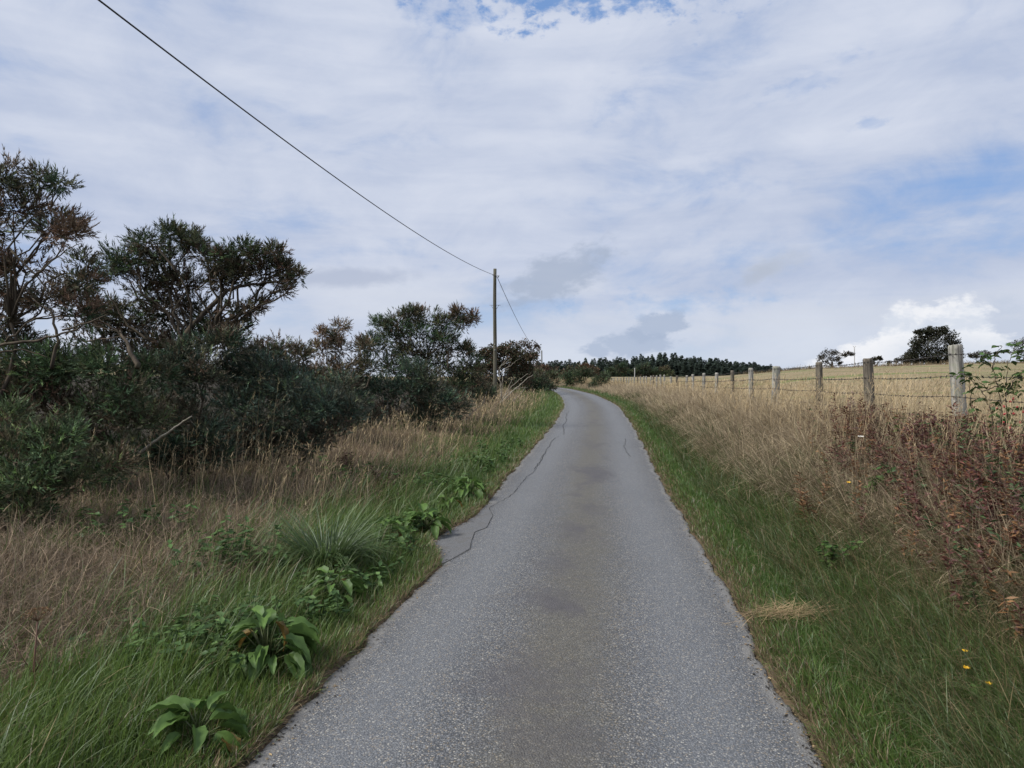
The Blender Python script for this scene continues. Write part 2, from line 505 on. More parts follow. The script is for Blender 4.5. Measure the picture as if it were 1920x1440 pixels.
m_road, g = base_mat('chip_seal_asphalt')
uvn = g.n('ShaderNodeAttribute', attribute_name='uvm')
ua, ue, _ = g.sep(uvn.outputs['Vector'])
pos = g.n('ShaderNodeNewGeometry').outputs['Position']
vo = g.n('ShaderNodeTexVoronoi'); vo.inputs['Scale'].default_value = 115.0
wv = g.n('ShaderNodeTexNoise'); wv.inputs['Scale'].default_value = 60.0
g.put(wv.inputs['Vector'], pos)
g.put(vo.inputs['Vector'], g.vm('ADD', pos, g.vm('MULTIPLY', wv.outputs['Color'], (0.012, 0.012, 0.012))))
cr, cg_, cb = g.sep(vo.outputs['Color'])
dist = vo.outputs['Distance']
chip = g.mix(cr, (0.060, 0.066, 0.075), (0.20, 0.207, 0.217))
chip = g.mix(g.ss(cg_, 0.80, 0.97), chip, (0.40, 0.38, 0.335))
chip = g.mix(g.ss(cb, 0.84, 0.93), chip, (0.23, 0.195, 0.15))
gap = g.ss(dist, 0.34, 0.62)
c = g.mix(g.m('MULTIPLY', gap, 0.75), chip, (0.045, 0.047, 0.05))
nL = g.noise(pos, 0.9, 5, 0.6); nM = g.noise(pos, 3.2, 6, 0.62); nF = g.noise(pos, 22.0, 5, 0.6)
ct = g.m('ABSOLUTE', g.m('ADD', g.m('SUBTRACT', ua, 0.06), g.m('MULTIPLY', g.m('SUBTRACT', nM, 0.5), 0.45)))
centre = g.ss(ct, 0.46, 0.04)
c = g.mix(g.m('MULTIPLY', centre, 0.55), c, g.mix(nF, (0.05, 0.045, 0.036), (0.14, 0.125, 0.085)))
smear = g.m('MULTIPLY', g.ss(ct, 0.42, 0.12), g.ss(g.noise(g.vm('MULTIPLY', pos, (1.6, 0.75, 1.0)), 1.5, 4, 0.5), 0.52, 0.66))
c = g.mix(g.m('MULTIPLY', smear, 0.72), c, g.mix(nF, (0.055, 0.05, 0.05), (0.10, 0.095, 0.10)))
n_st = g.noise(pos, 7.0, 5, 0.65)
for spx, spy, sw_, sl_, sa_ in ((1045, 1062, .22, .6, .5), (1030, 1128, .30, .42, .48), (965, 1285, .36, .42, .5), (1118, 895, .34, 1.0, .85), (1075, 1000, .22, .7, .45), (1110, 960, .25, .6, .4), (1020, 1400, .3, .3, .4), (1105, 850, .25, 1.4, .35)):
    dd_ = EYE * F / (spy - 720.0); sx_ = (spx - 960) / F * dd_
    ppx, ppy, ppz = g.sep(pos)
    qa = g.m('DIVIDE', g.m('SUBTRACT', ppx, sx_), sw_); qb = g.m('DIVIDE', g.m('SUBTRACT', ppy, dd_), sl_)
    rr0 = g.m('SQRT', g.m('ADD', g.m('MULTIPLY', qa, qa), g.m('MULTIPLY', qb, qb)))
    msk = g.ss(g.m('ADD', rr0, g.m('MULTIPLY', g.m('SUBTRACT', n_st, 0.5), 2.6)), 1.25, 0.15)
    c = g.mix(g.m('MULTIPLY', msk, sa_), c, g.mix(nF, (0.045, 0.042, 0.046), (0.095, 0.09, 0.098)))
lichen = g.m('MULTIPLY', g.ss(g.noise(pos, 5.5, 3, 0.55), 0.69, 0.75), g.ss(ct, 0.75, 0.2))
c = g.mix(g.m('MULTIPLY', lichen, 0.6), c, (0.24, 0.23, 0.17))
wheel = g.ss(g.m('ABSOLUTE', g.m('SUBTRACT', g.m('ABSOLUTE', ua), 0.78)), 0.42, 0.05)
c = g.mix(g.m('MULTIPLY', wheel, 0.25), c, (0.20, 0.215, 0.235))
c = g.mix(g.m('MULTIPLY', g.ss(nL, 0.5, 0.75), 0.22), c, (0.075, 0.077, 0.082))
lip = g.ss(g.m('ADD', ue, g.m('MULTIPLY', g.m('SUBTRACT', nM, 0.5), 0.22)), 0.12, 0.04)
c = g.mix(g.m('MULTIPLY', lip, 0.75), c, g.mix(nF, (0.13, 0.125, 0.115), (0.25, 0.245, 0.235)))
dirt = g.ss(g.m('ADD', ue, g.m('MULTIPLY', g.m('SUBTRACT', nF, 0.5), 0.10)), 0.028, 0.0)
c = g.mix(g.m('MULTIPLY', dirt, 0.9), c, (0.075, 0.058, 0.04))
bs = g.n('ShaderNodeBsdfPrincipled'); g.put(bs.inputs['Base Color'], c)
bs.inputs['Roughness'].default_value = 0.72; bs.inputs['Specular IOR Level'].default_value = 0.35
bp = g.n('ShaderNodeBump'); bp.inputs['Strength'].default_value = 0.85; bp.inputs['Distance'].default_value = 0.006
g.put(bp.inputs['Height'], g.m('SUBTRACT', 1.0, dist)); g.t.links.new(bp.outputs[0], bs.inputs['Normal'])
out = g.n('ShaderNodeOutputMaterial'); g.t.links.new(bs.outputs[0], out.inputs[0])
road = put('road', tri_mesh('road', V, T, uv=uv, smooth=True), m_road)
tag(road, 'narrow grey chip seal lane curving left into the distance', 'road', kind='structure')

m_patch, g = base_mat('fine_asphalt_patch')
pos = g.n('ShaderNodeNewGeometry').outputs['Position']
nF = g.noise(pos, 90.0, 4, 0.7); nM = g.noise(pos, 5.0, 5, 0.6)
c = g.mix(g.ss(nF, .3, .7), (0.05, 0.052, 0.056), (0.15, 0.152, 0.155)); c = g.mix(g.m('MULTIPLY', g.ss(nM, 0.45, 0.7), 0.5), c, (0.08, 0.072, 0.06))
bs = g.n('ShaderNodeBsdfPrincipled'); g.put(bs.inputs['Base Color'], c); bs.inputs['Roughness'].default_value = 0.85
out = g.n('ShaderNodeOutputMaterial'); g.t.links.new(bs.outputs[0], out.inputs[0])
m_crack = plain_mat('dark_crack', (0.018, 0.017, 0.016), 0.95)


def road_point(px, py):
    """where a pixel's ray meets the road surface"""
    dd = np.linspace(2, 60, 6000)
    x = (px - 960) / F * dd; z = EYE + (720 - py) / F * dd
    k = np.argmax(z < road_z(x, dd))
    return x[k], dd[k]


def crack(pts, wid, name='crack', jt=1.0):
    q = [road_point(*p) for p in pts]
    path = []
    for (x0, y0), (x1, y1) in zip(q[:-1], q[1:]):
        nseg = max(3, int(math.hypot(x1 - x0, y1 - y0) / 0.06))
        for k in range(nseg):
            tt = k / nseg; path.append((x0 + (x1 - x0) * tt, y0 + (y1 - y0) * tt))
    path = np.array(path)
    jit = np.cumsum(R.normal(0, 0.007, path.shape), 0); jit -= np.linspace(0, 1, len(path))[:, None] * jit[-1]
    path = path + jit * jt + R.normal(0, 0.004, path.shape) * jt
    tg = np.gradient(path, axis=0); tg /= np.linalg.norm(tg, axis=1)[:, None] + 1e-9
    nrm = np.stack([-tg[:, 1], tg[:, 0]], 1)
    w = wid * (0.35 + R.random(len(path))) ; w[0] = w[-1] = 0.0008
    L = path + nrm * w[:, None] / 2; Rr = path - nrm * w[:, None] / 2
    V = np.concatenate([np.c_[L, road_z(L[:, 0], L[:, 1]) + 0.005], np.c_[Rr, road_z(Rr[:, 0], Rr[:, 1]) + 0.005]])
    n = len(path); i = np.arange(n - 1)
    put(name, tri_mesh(name, V, np.concatenate([np.stack([i, i + 1, i + n + 1], 1), np.stack([i, i + n + 1, i + n], 1)])), m_crack, road)


# patched edge on the left with the crack that bounds it
crack([(822, 1062), (848, 1048), (880, 1030), (887, 1008), (890, 998), (912, 990), (924, 968), (918, 952), (930, 945)], 0.007, jt=.5)
crack([(930, 945), (962, 925), (985, 895), (1000, 880), (1020, 850)], 0.009)
crack([(1000, 880), (1030, 838), (1036, 825), (1050, 818)], 0.012)
crack([(1058, 815), (1062, 790), (1066, 770)], 0.016)
crack([(1172, 822), (1168, 838), (1175, 850), (1185, 858)], 0.010)
crack([(1115, 890), (1140, 893), (1170, 890)], 0.005)
pa = []
for py in np.linspace(1058, 946, 40):
    xr_edge = np.interp(py, [945, 952, 968, 990, 998, 1008, 1030, 1048, 1062], [930, 918, 924, 912, 890, 887, 880, 848, 822])
    x1, y1 = road_point(xr_edge, py)
    x0 = float(XL(y1)) + 0.012
    pa.append((min(x0, x1 - 0.01), x1, y1))
V = []; T = []
for a_, b_, y_ in pa:
    for k in range(6):
        x = a_ + (b_ - a_) * k / 5; V.append((x, y_, float(road_z(np.array(x), np.array(y_))) + 0.0035))
for r_ in range(len(pa) - 1):
    for k in range(5):
        q = r_ * 6 + k; T += [(q, q + 1, q + 7), (q, q + 7, q + 6)]
put('edge_patch', tri_mesh('edge_patch', np.array(V), np.array(T)), m_patch, road)


# ------------------------------------------------------------------ vegetation generators
def blades(mb, root, h, w, azm, lean, bend, c0, c1, nseg=3, twist=None):
    """tapered, curved strips; every input is an array over N blades"""
    N = len(root)
    if N == 0: return
    dirv = np.stack([np.cos(azm), np.sin(azm), 0 * azm], 1)
    tw = azm + PI / 2 + (R.normal(0, 0.9, N) if twist is None else twist)
    side = np.stack([np.cos(tw), np.sin(tw), 0 * tw], 1)
    p = root.astype(np.float64).copy()
    pts = []; cols = []
    for k in range(nseg + 1):
        t = k / nseg
        ww = (w * (1 - t) ** 0.6 * (0.75 + 0.6 * t * (1 - t) * 2) * 0.5)[:, None]
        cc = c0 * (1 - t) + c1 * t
        if k < nseg:
            pts += [p - side * ww, p + side * ww]; cols += [cc, cc]
        else:
            pts += [p]; cols += [cc]
        th = lean + bend * (k + 0.5) / nseg
        p = p + (h / nseg)[:, None] * (np.sin(th)[:, None] * dirv + np.cos(th)[:, None] * np.array([0, 0, 1.0]))
    M = 2 * nseg + 1
    V = np.stack(pts, 1).reshape(-1, 3); Cc = np.stack(cols, 1).reshape(-1, 3)
    t = []
    for k in range(nseg - 1):
        a = 2 * k; t += [(a, a + 1, a + 3), (a, a + 3, a + 2)]
    a = 2 * (nseg - 1); t += [(a, a + 1, a + 2)]
    T = (np.array(t)[None] + (np.arange(N) * M)[:, None, None]).reshape(-1, 3)
    mb.add(V, T, Cc)


def blades_lod(mb, root, h, w, azm, lean, bend, c0, c1, near=8.0, n0=4, n1=2):
    k = root[:, 1] < near
    for sel, ns in ((k, n0), (~k, n1)):
        if sel.any(): blades(mb, root[sel], h[sel], w[sel], azm[sel], lean[sel], bend[sel], c0[sel], c1[sel], ns)


def unit(v): return v / (np.linalg.norm(v, axis=-1, keepdims=True) + 1e-9)


def perp(v):
    a = np.where(np.abs(v[..., 2:3]) < 0.9, np.array([0, 0, 1.0]), np.array([1.0, 0, 0]))
    u = unit(np.cross(v, a)); return u, np.cross(v, u)


def sprigs(mb, pos, dirv, L, k, sl, sw, colr, jitter=0.25, up=0.6):
    """spiny shoots: k narrow needles round a short stem"""
    N = len(pos)
    if N == 0: return
    dirv = unit(dirv); u, v = perp(dirv)
    t = (np.arange(k)[None] + R.random((N, k))) / k
    a = R.random((N, k)) * 2 * PI
    L = np.broadcast_to(L, (N,)); 
    base = pos[:, None] + dirv[:, None] * (L[:, None] * t)[..., None]
    rad = u[:, None] * np.cos(a)[..., None] + v[:, None] * np.sin(a)[..., None]
    ax = unit(dirv[:, None] * (up + 0.5 * t[..., None]) + rad * (1.0 - 0.55 * t[..., None]))
    sd = unit(np.cross(ax, R.normal(0, 1, (N, k, 3))))
    ln = (np.broadcast_to(sl, (N,))[:, None] * (0.6 + 0.7 * R.random((N, k))))[..., None]
    wd = (np.broadcast_to(sw, (N,))[:, None] * (0.7 + 0.6 * R.random((N, k))))[..., None]
    V = np.stack([base - sd * wd * 0.5, base + sd * wd * 0.5, base + ax * ln], 2).reshape(-1, 3)
    T = np.arange(N * k * 3).reshape(-1, 3)
    cc = colr[:, None, None, :] * (1 + R.normal(0, jitter, (N, k, 1, 1))).clip(0.4, 1.8)
    cc = np.broadcast_to(cc, (N, k, 3, 3)).reshape(-1, 3)
    mb.add(V, T, cc)


def leaves(mb, pos, dirv, nrm, ln, wd, colr, fold=0.25):
    """pointed leaves, two triangles each side of a folded midrib"""
    N = len(pos)
    if N == 0: return
    dirv = unit(dirv); sd = unit(np.cross(dirv, nrm)); nn = np.cross(sd, dirv)
    ln = np.broadcast_to(ln, (N,))[:, None]; wd = np.broadcast_to(wd, (N,))[:, None]
    m = pos + dirv * ln * 0.45 - nn * wd * fold
    tip = pos + dirv * ln - nn * ln * 0.12
    l = pos + dirv * ln * 0.42 + sd * wd * 0.5; r = pos + dirv * ln * 0.42 - sd * wd * 0.5
    V = np.stack([pos, l, tip, r, m], 1).reshape(-1, 3)
    t = np.array([(0, 4, 1), (1, 4, 2), (0, 3, 4), (3, 2, 4)])
    T = (t[None] + (np.arange(N) * 5)[:, None, None]).reshape(-1, 3)
    mb.add(V, T, np.repeat(colr, 5, 0))


def tube(mb, pts, rad, sides=6, colr=None):
    pts = np.asarray(pts, float); n = len(pts); rad = np.broadcast_to(rad, (n,))
    tg = unit(np.gradient(pts, axis=0)); u, v = perp(tg)
    for k in range(1, n):                       # keep the ring from flipping
        u[k] = unit(u[k - 1] - tg[k] * np.dot(u[k - 1], tg[k])); v[k] = np.cross(tg[k], u[k])
    a = np.arange(sides) / sides * 2 * PI
    V = (pts[:, None] + rad[:, None, None] * (u[:, None] * np.cos(a)[None, :, None] + v[:, None] * np.sin(a)[None, :, None])).reshape(-1, 3)
    V = np.concatenate([V, pts[:1], pts[-1:]])
    T = []
    for k in range(n - 1):
        for s in range(sides):
            q = k * sides + s; q2 = k * sides + (s + 1) % sides
            T += [(q, q2, q2 + sides), (q, q2 + sides, q + sides)]
    for s in range(sides):
        T += [(n * sides, (s + 1) % sides, s), (n * sides + 1, (n - 1) * sides + s, (n - 1) * sides + (s + 1) % sides)]
    mb.add(V, np.array(T), colr)


def wander(a, b, n=8, amp=0.08, sag=0.0, droop=None):
    a = np.asarray(a, float); b = np.asarray(b, float)
    t = np.linspace(0, 1, n)[:, None]
    p = a + (b - a) * t
    L = np.linalg.norm(b - a)
    j = np.cumsum(R.normal(0, 1, (n, 3)), 0); j -= j[0]; j -= t * j[-1]
    p = p + j * amp * L / max(n ** 0.5, 1)
    p[:, 2] += sag * L * 4 * (t * (1 - t))[:, 0]
    return p


def cmix(a, b, t):
    return np.asarray(a)[None] * (1 - t[:, None]) + np.asarray(b)[None] * t[:, None]


GG = (0.030, 0.047, 0.026)       # dark gorse green
GB = (0.045, 0.068, 0.050)       # bluish green gorse
GL = (0.060, 0.085, 0.032)       # lighter, yellower shoots
BR = (0.072, 0.046, 0.031)       # dead brown gorse
BR2 = (0.115, 0.082, 0.058)


def gorse(name, label, base, dist, clumps, dens=1.0, green=GG, brown=BR, group='gorse bushes along the left verge', sprig=0.12, trunk=0.05, limbs=3,
          bare=(), flat=0.8, brownness=0.3, mat=None, cat='bush', core=True, sub=11, per=26, k=10):
    """clumps: (px, py, radius in px, depth offset m, brownness or None) -> a bush with a trunk, limbs and a spiny crown"""
    gx_, gy_ = (base[0] - 960) / F * dist, dist
    b = np.array([gx_, gy_, float(H(gx_, gy_)) - 0.05])
    root = thing(name, label, cat, tuple(b), group)
    fol = MB(); wood = MB()
    # limbs
    lim = []
    cs = [(P(c[0], c[1], dist + c[3]), c[2] / F * (dist + c[3]), (c[4] if len(c) > 4 and c[4] is not None else brownness)) for c in clumps]
    hi = max(c[0][2] for c in cs)
    for q in range(limbs):
        tgt = cs[int(R.integers(len(cs)))][0]
        st = b + R.normal(0, trunk * .3, 3) * np.array([1, 1, 0])
        e = b + (tgt - b) * np.array([0.55, 0.55, 0.6])
        pth = wander(st, e, 8, 0.12, 0.03)
        tube(wood, pth, np.linspace(trunk * .8, trunk * 0.4, 8) * (0.7 + 0.4 * R.random()), 7); lim.append(pth)
    for cpos, cr, bw in cs:
        # branch from the nearest limb point below
        cand = np.concatenate(lim); cand = cand[len(cand) // 8:]
        dd = np.linalg.norm(cand - cpos, axis=1) + np.maximum(cand[:, 2] - cpos[2] + 0.1, 0) * 3
        st = cand[np.argmin(dd)]
        pth = wander(st, cpos, 7, 0.16, 0.04)
        tube(wood, pth, np.linspace(trunk * 0.32, trunk * 0.12, 7), 5)
        ns = max(3, int(sub * (cr / (sprig * 2.6)) ** 1.3))
        ns = min(ns, 46)
        dv = unit(R.normal(0, 1, (ns, 3))); dv[:, 2] = dv[:, 2] * 0.9 + 0.12
        rr_ = (R.random(ns) ** 0.45)
        sc = cpos + dv * (cr * 0.82 * rr_)[:, None] * np.array([1, 1, flat])
        srad = np.clip(cr * 0.48, sprig * 0.9, sprig * 2.4) * (0.7 + 0.6 * R.random(ns))
        for j in range(ns):
            if R.random() < 0.45: tube(wood, wander(pth[-2] if R.random() < .5 else cpos, sc[j], 4, 0.15), np.linspace(trunk * 0.2, trunk * 0.07, 4), 4)
            npn = int(per * dens * (0.6 + 0.8 * R.random()))
            d1 = unit(R.normal(0, 1, (npn, 3)))
            rad_ = R.random(npn) ** 0.5
            pp = sc[j] + d1 * (srad[j] * rad_)[:, None] * np.array([1, 1, flat])
            outw = unit(pp - cpos) * 0.7 + d1 * 0.6 + np.array([0, 0, 0.55]) + R.normal(0, 0.3, (npn, 3))
            bmix = np.clip(bw + R.normal(0, 0.28) + R.normal(0, 0.15, npn), 0, 1)
            cc = 2.0 * cmix(green, brown, bmix) * (0.5 + 0.9 * R.random((npn, 1)) ** 1.3) * (0.75 + 0.5 * R.random())
            tipm = (R.random(npn) < 0.18)[:, None]
            cc = np.where(tipm & (bmix < 0.5)[:, None], cc * np.array([1.6, 1.65, 1.25]), cc)
            sprigs(fol, pp, outw, sprig * (0.7 + 0.6 * R.random(npn)), k, sprig * 0.50, sprig * 0.118, cc, .3, .75)
    for pts, r0 in bare:
        q = np.array([P(p[0], p[1], dist + (p[2] if len(p) > 2 else -0.3)) for p in pts])
        tt = np.linspace(0, len(q) - 1, 4 * len(q)); 
        qq = np.stack([np.interp(tt, np.arange(len(q)), q[:, a]) for a in range(3)], 1) + R.normal(0, 0.008 * dist / 9, (len(tt), 3))
        bw_ = MB(); tube(bw_, qq, np.linspace(r0, r0 * 0.35, len(tt)), 5); bw_.build('branch', M_BARK, root, b, True)
    wood.build('branches', M_BARK, root, b, True)
    fol.build('crown', mat or M_GORSE, root, b)
    return root


# ------------------------------------------------------------------ gorse and scrub on the left
gorse('gorse_bush', 'tall straggly gorse with brown dead tops at the left edge of the view', (-30, 920), 7.6,
      [(5, 335, 42, 0, .35), (25, 395, 55, .1, .75), (-25, 420, 70, .3, .6), (95, 425, 50, 0, .85), (130, 440, 30, -.1, .85), (60, 375, 26, .1, .6), (108, 340, 20, 0, .1), (75, 335, 14, 0, .5),
       (40, 500, 46, .2, .85), (150, 535, 40, .1, .6), (90, 560, 45, .2, .7), (10, 545, 48, .3, .5), (140, 590, 42, .2, .7), (-30, 620, 60, .2, .4), (165, 500, 24, 0, .5),
       (-50, 520, 70, .4, .5), (30, 640, 40, .4, .5), (-60, 720, 90, .3, .4), (60, 700, 60, .5, .3)],
      dens=1.1, green=(0.034, 0.056, 0.034), brown=(0.088, 0.056, 0.038), sprig=0.105, trunk=0.045, limbs=5, brownness=0.5, sub=8,
      bare=[([(-20, 650), (60, 640), (130, 622), (200, 590)], 0.018), ([(95, 690), (110, 640), (95, 585), (60, 560)], 0.02), ([(10, 640), (55, 600), (100, 590)], 0.012),
            ([(120, 620), (160, 605), (230, 625)], 0.012), ([(20, 470), (70, 520), (110, 570)], 0.012), ([(0, 660), (40, 655), (90, 668)], .012), ([(60, 520), (110, 480), (150, 455)], .01)])
gorse('gorse_bush', 'tall windswept gorse with a long limb reaching right over the hedge', (290, 880), 10.2,
      [(232, 490, 40, 0, .25), (205, 505, 28, .1, .2), (275, 455, 34, 0, .4), (318, 443, 26, 0, .15), (350, 450, 24, .1, .3), (372, 470, 34, 0, .45), (315, 490, 40, .2, .5), (405, 490, 36, 0, .35),
       (445, 480, 34, 0, .15), (485, 482, 28, 0, .25), (515, 475, 22, 0, .8), (530, 505, 28, 0, .35), (562, 515, 20, 0, .5), (500, 515, 30, .1, .6), (455, 515, 36, .1, .3), (522, 545, 16, 0, .7), (535, 535, 14, 0, .8),
       (415, 530, 32, .1, .6), (350, 540, 46, .3, .55), (270, 545, 44, .2, .7), (300, 590, 55, .3, .4), (375, 590, 40, .3, .4), (240, 600, 45, .3, .3), (195, 590, 40, .2, .6), (180, 640, 48, .3, .6),
       (405, 625, 34, .2, .3), (480, 565, 12, 0, .75), (470, 585, 17, 0, .6), (448, 600, 16, 0, .5), (436, 580, 12, 0, .6), (448, 628, 13, 0, .7), (430, 645, 24, .1, .4), (330, 650, 60, .4, .3), (260, 660, 60, .3, .4), (140, 560, 30, .3, .6)],
      dens=0.95, green=(0.032, 0.049, 0.026), brown=(0.074, 0.047, 0.033), sprig=0.115, trunk=0.07, limbs=5, brownness=0.45,
      bare=[([(300, 700), (360, 610, 0), (400, 570, 0), (430, 542, 0), (470, 532, 0), (515, 528, 0)], 0.045), ([(275, 700), (250, 660), (225, 625), (190, 600)], 0.02), ([(468, 535, 0), (480, 560, 0), (470, 585, 0)], .008),
            ([(280, 640), (240, 610), (215, 570), (200, 545)], .02), ([(370, 620, 0), (410, 590, 0), (445, 600, 0)], .015), ([(330, 510), (300, 470), (290, 460)], .02), ([(160, 640), (230, 630), (300, 645)], .012)])
gorse('gorse_bush', 'bright green gorse shoots low at the left edge above the brown grass', (30, 985), 6.3,
      [(20, 860, 75, 0), (95, 850, 60, 0), (125, 820, 40, 0), (60, 910, 65, -.1), (-50, 900, 80, 0), (20, 790, 55, .2, .3), (150, 890, 50, .2, .3), (-30, 960, 60, 0), (55, 965, 45, -.1), (200, 880, 40, .3, .5)],
      green=(0.050, 0.076, 0.036), sprig=0.095, brownness=0.15, dens=1.0, trunk=0.025, sub=9)
gorse('gorse_bush', 'broad green and brown gorse mound beneath the tall gorse at left', (120, 900), 7.8,
      [(60, 690, 60, 0, .1), (130, 690, 60, 0, .15), (200, 690, 55, 0, .2), (20, 740, 60, 0, .45), (100, 770, 70, .1, .7), (180, 770, 65, .1, .5), (230, 740, 50, 0, .2), (260, 790, 50, .1, .3), (150, 840, 60, .1, .6), (230, 860, 60, .1, .35),
       (-40, 720, 60, .1, .2), (285, 700, 40, .2, .2), (60, 830, 50, .2, .7)],
      green=(0.043, 0.068, 0.034), sprig=0.105, brownness=0.25, trunk=0.03, limbs=4,
      bare=[([(0, 770, -.5), (40, 755, -.5), (75, 727, -.5)], 0.008), ([(260, 690, -.6), (240, 650, -.5), (225, 620, -.3)], .03)])
gorse('gorse_bush', 'dark shaded gorse in the middle of the left hedge behind the broken branch', (330, 895), 9.0,
      [(320, 700, 50, 0, .2), (380, 710, 55, 0, .15), (300, 770, 60, .3, .4), (370, 790, 60, .2, .4), (330, 850, 60, 0, .15), (290, 860, 40, 0, .2), (400, 860, 50, .1, .4), (420, 650, 40, .3, .3), (345, 660, 45, .2, .2), (385, 820, 40, -.1, .2)],
      green=(0.032, 0.052, 0.034), sprig=0.11, brownness=0.3, trunk=0.03)
gorse('gorse_bush', 'bluish green gorse mound right of the broken branch', (490, 870), 10.6,
      [(425, 690, 45, .2, .2), (462, 675, 34, .2, .2), (450, 700, 45, .2, .1), (500, 700, 50, .1, .1), (545, 720, 45, 0, .05), (440, 760, 55, 0, .1), (500, 780, 60, 0, .15), (560, 780, 50, 0, .1), (610, 760, 40, 0, .1), (430, 830, 55, 0, .3), (500, 840, 50, .1, .5), (580, 830, 45, .1, .3), (650, 775, 34, .1, .15), (620, 810, 38, .2, .4)],
      green=GB, sprig=0.11, brownness=0.15, trunk=0.03, limbs=4)
gorse('gorse_bush', 'rounded brown topped gorse just right of the tall windswept gorse', (530, 800), 14.5,
      [(500, 660, 30, 0, .5), (530, 655, 26, 0, .45), (560, 670, 28, 0, .55), (520, 690, 40, 0, .6), (570, 710, 34, 0, .5), (480, 690, 30, .2, .6), (540, 740, 45, .3, .4), (480, 740, 40, .3, .4)],
      brown=(0.085, 0.056, 0.038), sprig=0.13, brownness=0.5, trunk=0.04)
gorse('gorse_bush', 'thin gorse with bare upright brown shoots left of the rounded dark gorse', (625, 790), 17.0,
      [(637, 610, 15, 0, .85), (630, 632, 22, 0, .8), (600, 628, 15, 0, .8), (600, 655, 24, 0, .8), (640, 655, 24, .1, .6), (615, 690, 30, .1, .6), (660, 690, 34, .1, .4), (685, 650, 22, .2, .3), (640, 720, 40, .2, .4), (590, 700, 26, .2, .5), (690, 690, 30, .1, .3)],
      brown=(0.125, 0.083, 0.055), sprig=0.13, brownness=0.6, trunk=0.035, dens=0.75,
      bare=[([(665, 735, -.5), (690, 720, -.5), (695, 700, -.5)], .03), ([(640, 700, -.3), (680, 660, -.3), (660, 630, 0)], .02)])
gorse('gorse_bush', 'rounded dark green gorse with brown tips left of the telephone pole', (800, 800), 20.0,
      [(715, 610, 22, 0, .15), (745, 605, 26, 0, .25), (772, 590, 18, 0, .3), (800, 595, 24, 0, .5), (830, 605, 26, 0, .3), (865, 585, 15, 0, .9), (884, 596, 13, 0, .85), (870, 610, 20, 0, .6), (790, 625, 36, 0, .25), (745, 635, 32, 0, .2),
       (835, 640, 32, 0, .3), (700, 650, 26, 0, .2), (770, 665, 40, .2, .2), (820, 680, 40, .2, .2), (870, 660, 24, .1, .3), (880, 690, 30, .1, .25), (850, 720, 40, .2, .2), (735, 690, 34, .2, .25)],
      sprig=0.15, brownness=0.25, trunk=0.06, limbs=5, bare=[([(840, 690, -.3), (842, 660, -.2), (850, 640, 0)], .03)], green=(0.032, 0.052, 0.028))
gorse('gorse_bush', 'grey green gorse mound in front of the rounded dark gorse', (770, 795), 17.6,
      [(680, 720, 36, 0), (720, 730, 40, 0), (770, 700, 34, 0), (800, 715, 34, 0), (770, 740, 40, 0), (820, 745, 36, 0), (720, 770, 34, 0, .4), (800, 780, 34, .1, .4), (860, 760, 34, .1, .3), (660, 750, 30, .1, .3)],
      green=(0.042, 0.066, 0.046), sprig=0.14, brownness=0.15, trunk=0.03, limbs=4)
gorse('gorse_bush', 'grey green gorse between the bluish mound and the thin upright gorse', (640, 810), 14.0,
      [(600, 740, 36, 0), (640, 730, 36, 0), (670, 750, 30, 0), (590, 780, 38, .1, .35), (640, 785, 36, .1, .35), (690, 780, 26, .2, .3), (560, 760, 30, .2, .2)],
      green=(0.040, 0.062, 0.045), sprig=0.125, brownness=0.2, trunk=0.03)
gorse('gorse_bush', 'dark gorse tucked against the foot of the telephone pole', (890, 770), 27.0,
      [(880, 705, 20, 0), (900, 720, 22, 0), (870, 730, 26, 0), (900, 745, 20, 0, .3), (920, 735, 16, .5, .3), (850, 750, 24, 0, .3)],
      green=(0.032, 0.052, 0.03), sprig=0.17, brownness=0.25, trunk=0.04)


